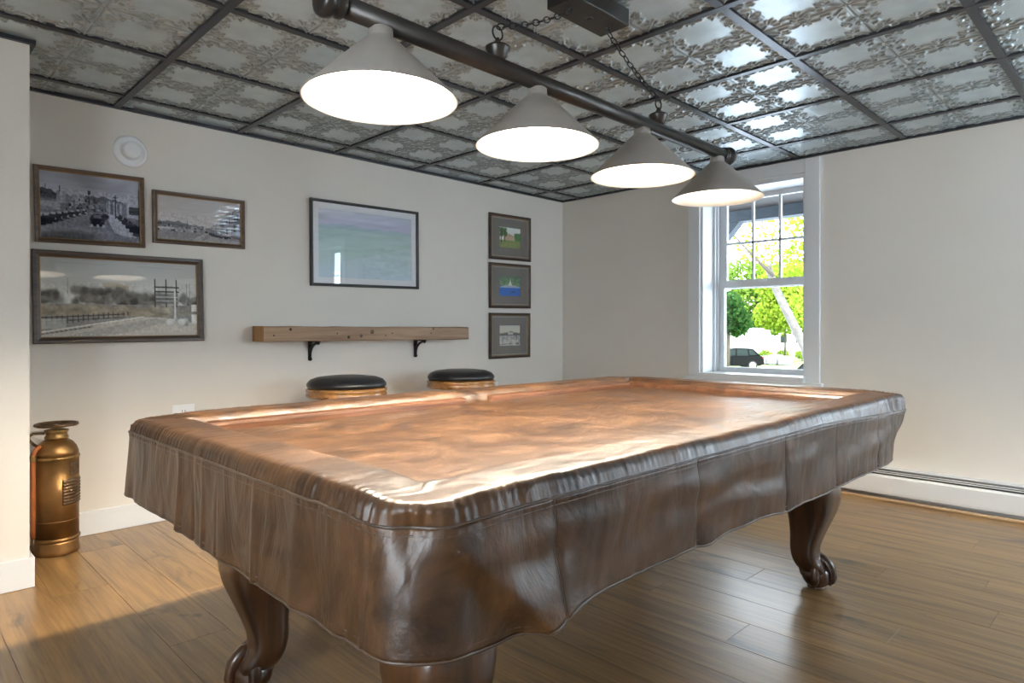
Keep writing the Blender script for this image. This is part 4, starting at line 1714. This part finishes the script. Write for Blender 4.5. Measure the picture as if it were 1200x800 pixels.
def at(u, depth):
    """ground point at a depth and bearing from the house"""
    l = (u - 600) / 765.5 * depth
    return FW[0] * depth + RT[0] * l, FW[1] * depth + RT[1] * l


lawn = MB().add([(XW + TH + .1, -90, GZ), (260, -90, GZ), (260, 260, GZ), (XW + TH + .1, 260, GZ)], [(0, 1, 2, 3)]).build('lawn', M['grass'])
struct(lawn, 'sunlit green lawn outside the window')
struct(MB().box(XW + TH + .1, 33, -60, 60, GZ, GZ + .03).build('bounce_ground', M['gravel']), 'pale gravel ground added out of view to reflect cool light indoors')  # unseen pale ground, added to bounce cool light onto the ceiling
struct(MB().box(XW + TH + .005, XW + TH + .06, -3, 6, GZ, -.2).build('foundation', M['stone']), 'house foundation outside')

# porch roof: soffit, beam, brace, post
px0 = XW + TH + .02
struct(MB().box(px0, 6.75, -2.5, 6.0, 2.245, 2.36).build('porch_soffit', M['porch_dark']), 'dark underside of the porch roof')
struct(MB().box(6.45, 6.60, -2.5, 6.0, 2.13, 2.244).build('porch_beam', M['porch_beam']), 'blue-grey porch beam')
struct(MB().box(6.45, 6.60, 3.96, 4.11, GZ + .001, 2.129).build('porch_post', M['porch_beam']), 'blue-grey porch post')
br = MB()
for_b = [(6.47, 3.958, 1.26), (6.58, 3.958, 1.26), (6.58, 3.958, 1.42), (6.47, 3.958, 1.42), (6.47, 3.165, 2.129), (6.58, 3.165, 2.129), (6.58, 3.31, 2.129), (6.47, 3.31, 2.129)]
br.add(for_b, [(0, 3, 2, 1), (4, 5, 6, 7), (0, 1, 5, 4), (3, 7, 6, 2), (0, 4, 7, 3), (1, 2, 6, 5)])
struct(br.build('porch_brace', M['porch_beam']), 'diagonal porch brace')


def foliage(blobs, n, size, mat, name, parent, seed):
    r = np.random.default_rng(seed)
    w = np.array([b[3] * b[4] * b[5] for b in blobs]) ** (2 / 3)
    w = w / w.sum()
    ch = r.choice(len(blobs), n, p=w)
    B = np.array(blobs)[ch]
    d = r.normal(size=(n, 3))
    d /= np.linalg.norm(d, axis=1, keepdims=True)
    rad = (.55 + .5 * r.random((n, 1)))
    C = B[:, :3] + d * rad * B[:, 3:6]
    a = r.normal(size=(n, 3))
    a /= np.linalg.norm(a, axis=1, keepdims=True)
    b = np.cross(a, r.normal(size=(n, 3)))
    b /= np.linalg.norm(b, axis=1, keepdims=True)
    s = size * (.5 + r.random((n, 1)))
    P = np.stack([C - a * s, C - b * s * .6, C + a * s, C + b * s * .6], 1).reshape(-1, 3)
    F = np.arange(4 * n).reshape(n, 4)
    me = bpy.data.meshes.new(name)
    me.from_pydata(P.tolist(), [], F.tolist())
    me.materials.append(mat)
    me.update()
    o = link(name, me, parent)
    o['kind'] = 'stuff'
    return o


def tree(u, depth, trunk, blobs, n, size, leaf, bark, label, seed, tr=(.25, .08)):
    x, y = at(u, depth)
    root = empty('tree', (x, y, GZ))
    tag(root, label, 'tree', 'trees outside the window')
    MB().tube(trunk, list(np.linspace(tr[0], tr[1], len(trunk))), 10).build('trunk', bark, root)
    foliage(blobs, n, size, leaf, 'foliage', root, seed)
    return root


def off(l, f, z):
    """offset to the right / away / up seen from the house"""
    return (RT[0] * l + FW[0] * f, RT[1] * l + FW[1] * f, z)


def ball(l, f, z, a, b, c):
    p = off(l, f, z)
    return (p[0], p[1], p[2], a, b, c)


# leaning pale tree in front
lt = tree(954, 24, [off(.1, 0, 0), off(.02, 0, 1.2), off(-.35, 0, 2.4), off(-1.0, 0, 3.7), off(-1.35, .2, 4.6), off(-1.5, .5, 5.4)],
          [ball(.4, .8, 4.6, 1.3, 1.3, 1.0), ball(-1.3, .5, 6.6, 1.6, 1.5, 1.3), ball(.3, 0, 7.4, 1.5, 1.5, 1.2), ball(-.2, .4, 5.6, 1.0, 1.0, .8), ball(.8, .4, 3.5, .7, .7, .8)],
          3000, .085, M['leaf_lime'], M['bark'], 'tree with a pale leaning trunk and lime green leaves in front', 61, (.20, .12))
MB().tube([off(-1.5, 0, 5.0), off(-2.3, -.2, 5.7), off(-3.2, -.3, 6.6)], [.07, .05, .03], 8).build('branch', M['bark_dark'], lt)
# dark round tree on the left
tree(852, 46, [off(0, 0, 0), off(.1, 0, 2.5), off(0, 0, 4)], [ball(-.4, 0, 4.3, 1.6, 1.6, 1.5), ball(.5, 0, 3.6, 1.2, 1.2, 1.0), ball(-.2, 0, 5.0, 1.0, 1.0, .8)],
     4200, .16, M['leaf_dark'], M['bark_dark'], 'round dark green tree above the parked car', 62, (.16, .10))
# bright trees behind
tree(885, 75, [off(0, 0, 0), off(0, 0, 5), off(.3, 0, 10)], [ball(0, 0, 6, 3.4, 3, 3.2), ball(-1, 0, 9, 2.6, 2.6, 2.4), ball(1.5, 0, 8.5, 2.4, 2.2, 2.2), ball(1.2, 0, 4.4, 2.6, 2.4, 2)],
     5200, .26, M['leaf_mid'], M['bark_dark'], 'mid green spreading tree behind the white building', 63, (.3, .12))
tree(920, 62, [off(0, 0, 0), off(0, 0, 4), off(-.3, 0, 9)], [ball(0, 0, 5.0, 2.4, 2.4, 2.4), ball(-1.0, 0, 7.2, 1.9, 1.9, 1.8), ball(.9, 0, 7.4, 2.0, 2.0, 2.0), ball(-1.8, 0, 4.4, 1.3, 1.3, 1.2)],
     5200, .20, M['leaf_lime'], M['bark_dark'], 'tall lime green tree between the building and the leaning trunk', 64, (.09, .05))
tree(950, 68, [off(0, 0, 0), off(0, 0, 4), off(0, 0, 9)], [ball(0, 0, 5, 2.6, 2.6, 3), ball(.5, 0, 9, 2.4, 2.4, 2.4)],
     3600, .22, M['leaf_mid'], M['bark_dark'], 'green tree at the right edge of the window view', 65, (.25, .12))
for k, (u, dp) in enumerate(((640, 70), (725, 64), (800, 82), (1062, 66), (1140, 74), (1240, 66))):
    tree(u, dp, [off(0, 0, 0), off(.1, 0, 4), off(0, 0, 8)], [ball(0, 0, 5.5, 2.8, 2.8, 2.8), ball(-1, 0, 8, 2.1, 2.1, 1.9), ball(1.2, 0, 7.6, 2.0, 2.0, 1.9)],
         2600, .26, M['leaf_mid'], M['bark_dark'], ['bushy tree across the lawn, farthest left of the window view', 'bushy tree across the lawn, second from the left end', 'bushy tree behind the left end of the white building', 'bushy tree across the lawn, first right of the window view', 'bushy tree across the lawn, second from the right end', 'bushy tree across the lawn, farthest right of the window view'][k], 80 + k, (.2, .1))
for k, (u, dp) in enumerate(((897, 64), (918, 64.5), (940, 64))):
    x, y = at(u, dp)
    root = empty('shrub', (x, y, GZ))
    tag(root, ['low lime shrub beside the stone blocks, nearest the car', 'low lime shrub in the middle of the lawn edge', 'low lime shrub beside the pale trunk'][k], 'shrub', 'shrubs along the lawn')
    MB().tube([(0, 0, 0), (0, 0, .8)], [.05, .03], 6).build('stem', M['bark_dark'], root)
    foliage([(0, 0, .6, .62, .62, .5)], 500, .09, M['leaf_lime'], 'foliage', root, 70 + k)


# white building
def make_building():
    x, y = at(858, 66)
    root = empty('white_building', (x, y, GZ), th - PI / 2)
    tag(root, 'long white building behind the parked car', 'building')
    MB().box(-9, 3.95, 0, 6, 0, 2.95).build('wall', M['siding'], root)
    MB().add([(-9.2, -.3, 2.9), (4.1, -.3, 2.9), (4.1, 3, 3.25), (-9.2, 3, 3.25), (4.1, 6.3, 2.9), (-9.2, 6.3, 2.9)], [(0, 1, 2, 3), (3, 2, 4, 5), (0, 3, 5), (1, 4, 2)]).build('roof', M['siding'], root)
    MB().box(3.7, 3.96, -.02, 0, .02, 2.55).build('corner_board', M['roof'], root)
    return root


make_building()


def make_far_house():
    x, y = at(918, 95)
    root = empty('far_house', (x, y, GZ), th - PI / 2)
    tag(root, 'pale grey house far off between the trees', 'building')
    MB().box(-4, 5, 0, 5, 0, 3.2).build('wall', M['siding'], root)
    MB().add([(-4.3, -.3, 3.2), (5.3, -.3, 3.2), (5.3, 2.5, 4.9), (-4.3, 2.5, 4.9), (5.3, 5.3, 3.2), (-4.3, 5.3, 3.2)], [(0, 1, 2, 3), (3, 2, 4, 5), (0, 3, 5), (1, 4, 2)]).build('roof', M['roof'], root)
    for q in (-2.6, -.4, 1.8):
        MB().box(q, q + .9, -.04, 0, 1.2, 2.4).build('window', M['car_glass'], root)
    return root


make_far_house()

for k, (u, w_, h_) in enumerate(((898, 1.1, .75), (909, 1.3, .9), (920, 1.0, .8))):
    x, y = at(u, 57.5 - .8 * k)
    bm = bmesh.new()
    bmesh.ops.create_cube(bm, size=1)
    bmesh.ops.bevel(bm, geom=bm.edges[:], offset=.12, segments=2, affect='EDGES')
    for v in bm.verts:
        v.co = Vector((v.co.x * w_ + random.uniform(-.03, .03), v.co.y * .8, (v.co.z + .5) * h_))
    me = bpy.data.meshes.new('stone_block')
    bm.to_mesh(me)
    bm.free()
    me.materials.append(M['stone'])
    o = link('stone_block', me)
    o.location = (x, y, GZ)
    o.rotation_euler.z = th - PI / 2 + .2 * k
    tag(o, ['pale stone block on the lawn, nearest the parked car', 'pale stone block on the lawn, middle of three', 'pale stone block on the lawn, nearest the leaning tree'][k], 'stone', 'stone blocks on the lawn')


def make_car(name, loc, rz, label, light=True):
    """side view along local x, front at -x; 4.6 m long"""
    root = empty(name, loc, rz)
    tag(root, label, 'car')
    prof = [(-2.30, .55), (-2.28, .85), (-2.10, .98), (-1.10, 1.06), (1.95, 1.10), (2.18, 1.02), (2.24, .80), (2.22, .45), (1.9, .32), (-2.1, .32)]
    W = .90

    def extr(pts, w0, w1, nm, mat, par):
        n = len(pts)
        vs = [(p[0], -w0, p[1]) for p in pts] + [(p[0], w1, p[1]) for p in pts]
        bm = bmesh.new()
        vv = [bm.verts.new(v) for v in vs]
        bm.faces.new(vv[:n])
        bm.faces.new(vv[n:][::-1])
        for i in range(n):
            j = (i + 1) % n
            bm.faces.new((vv[i], vv[n + i], vv[n + j], vv[j]))
        bmesh.ops.recalc_face_normals(bm, faces=bm.faces[:])
        bmesh.ops.bevel(bm, geom=bm.edges[:], offset=.05, segments=2, affect='EDGES', clamp_overlap=True)
        me = bpy.data.meshes.new(nm)
        bm.to_mesh(me)
        bm.free()
        me.materials.append(mat)
        return link(nm, me, par)
    body = extr(prof, W, W, 'body', M['car_paint'], root)
    cab = [(-1.15, 1.04), (-.45, 1.58), (.2, 1.66), (1.45, 1.62), (2.05, 1.08)]
    extr(cab, W - .10, W - .10, 'cabin', M['car_paint'], root)
    for pts in ([(-.86, 1.10), (-.38, 1.52), (.12, 1.57), (.12, 1.10)], [(.22, 1.10), (.22, 1.575), (1.0, 1.57), (1.10, 1.10)], [(1.20, 1.12), (1.12, 1.55), (1.40, 1.53), (1.72, 1.16)]):
        for s_ in (-1, 1):
            vs = [(p[0], s_ * (W - .098), p[1]) for p in pts] + [(p[0], s_ * (W - .085), p[1]) for p in pts]
            n = len(pts)
            MB().add(vs, [tuple(range(n - 1, -1, -1)), tuple(range(n, 2 * n))] + [(i, (i + 1) % n, n + (i + 1) % n, n + i) for i in range(n)]).build('side_window', M['car_glass'], root)
    for wx in (-1.42, 1.38):
        for s_ in (-1, 1):
            wl = MB().lathe([(.20, -.10), (.33, -.11), (.36, -.08), (.36, .08), (.33, .11), (.20, .10)], 24, (wx, s_ * (W - .10), .362), axis='y').build('wheel', M['tyre'], root)
            MB().lathe([(.0, .118), (.05, .118), (.24, .112), (.25, .10)] if s_ < 0 else [(.0, -.118), (.05, -.118), (.24, -.112), (.25, -.10)], 20, (wx, s_ * (W - .10), .362), axis='y').build('rim', M['alloy'], wl)
    for s_ in (-1, 1):
        MB().box(2.10, 2.26, s_ * .72 - .14, s_ * .72 + .14, .88, 1.02, .02).build('tail_light', M['tail_light'], root)
    MB().box(2.19, 2.30, -.80, .80, .42, .62, .03).build('bumper', M['tyre'], root)
    return root


cx_, cy_ = at(890.5, 50)
make_car('car', (cx_ - 2.26 * RT[0], cy_ - 2.26 * RT[1], GZ), math.atan2(RT[1], RT[0]), 'black sport utility car parked on the lawn, left in the window')
cx_, cy_ = at(992, 27)
make_car('car', (cx_, cy_, -2.45 + .45), math.atan2(RT[1], RT[0]) + 2.2, 'dark car barely showing at the right edge of the window')

a0, a1 = at(780, 40), at(1010, 40)
tag(MB().tube([(a0[0], a0[1], 6.10), ((a0[0] + a1[0]) / 2, (a0[1] + a1[1]) / 2, 5.93), (a1[0], a1[1], 6.12)], .02, 5).build('utility_wire', M['wire']), 'thin utility wire crossing behind the upper panes', 'wire')
for nm, u in (('a', 780), ('b', 1010)):
    x, y = at(u, 40)
    tag(MB().tube([(x, y, GZ + (.03 if x < 33 else 0)), (x, y, 6.05)], [.14, .10], 8).build('utility_pole', M['bark_dark']), 'utility pole left of the window view' if nm == 'a' else 'utility pole right of the window view', 'pole')
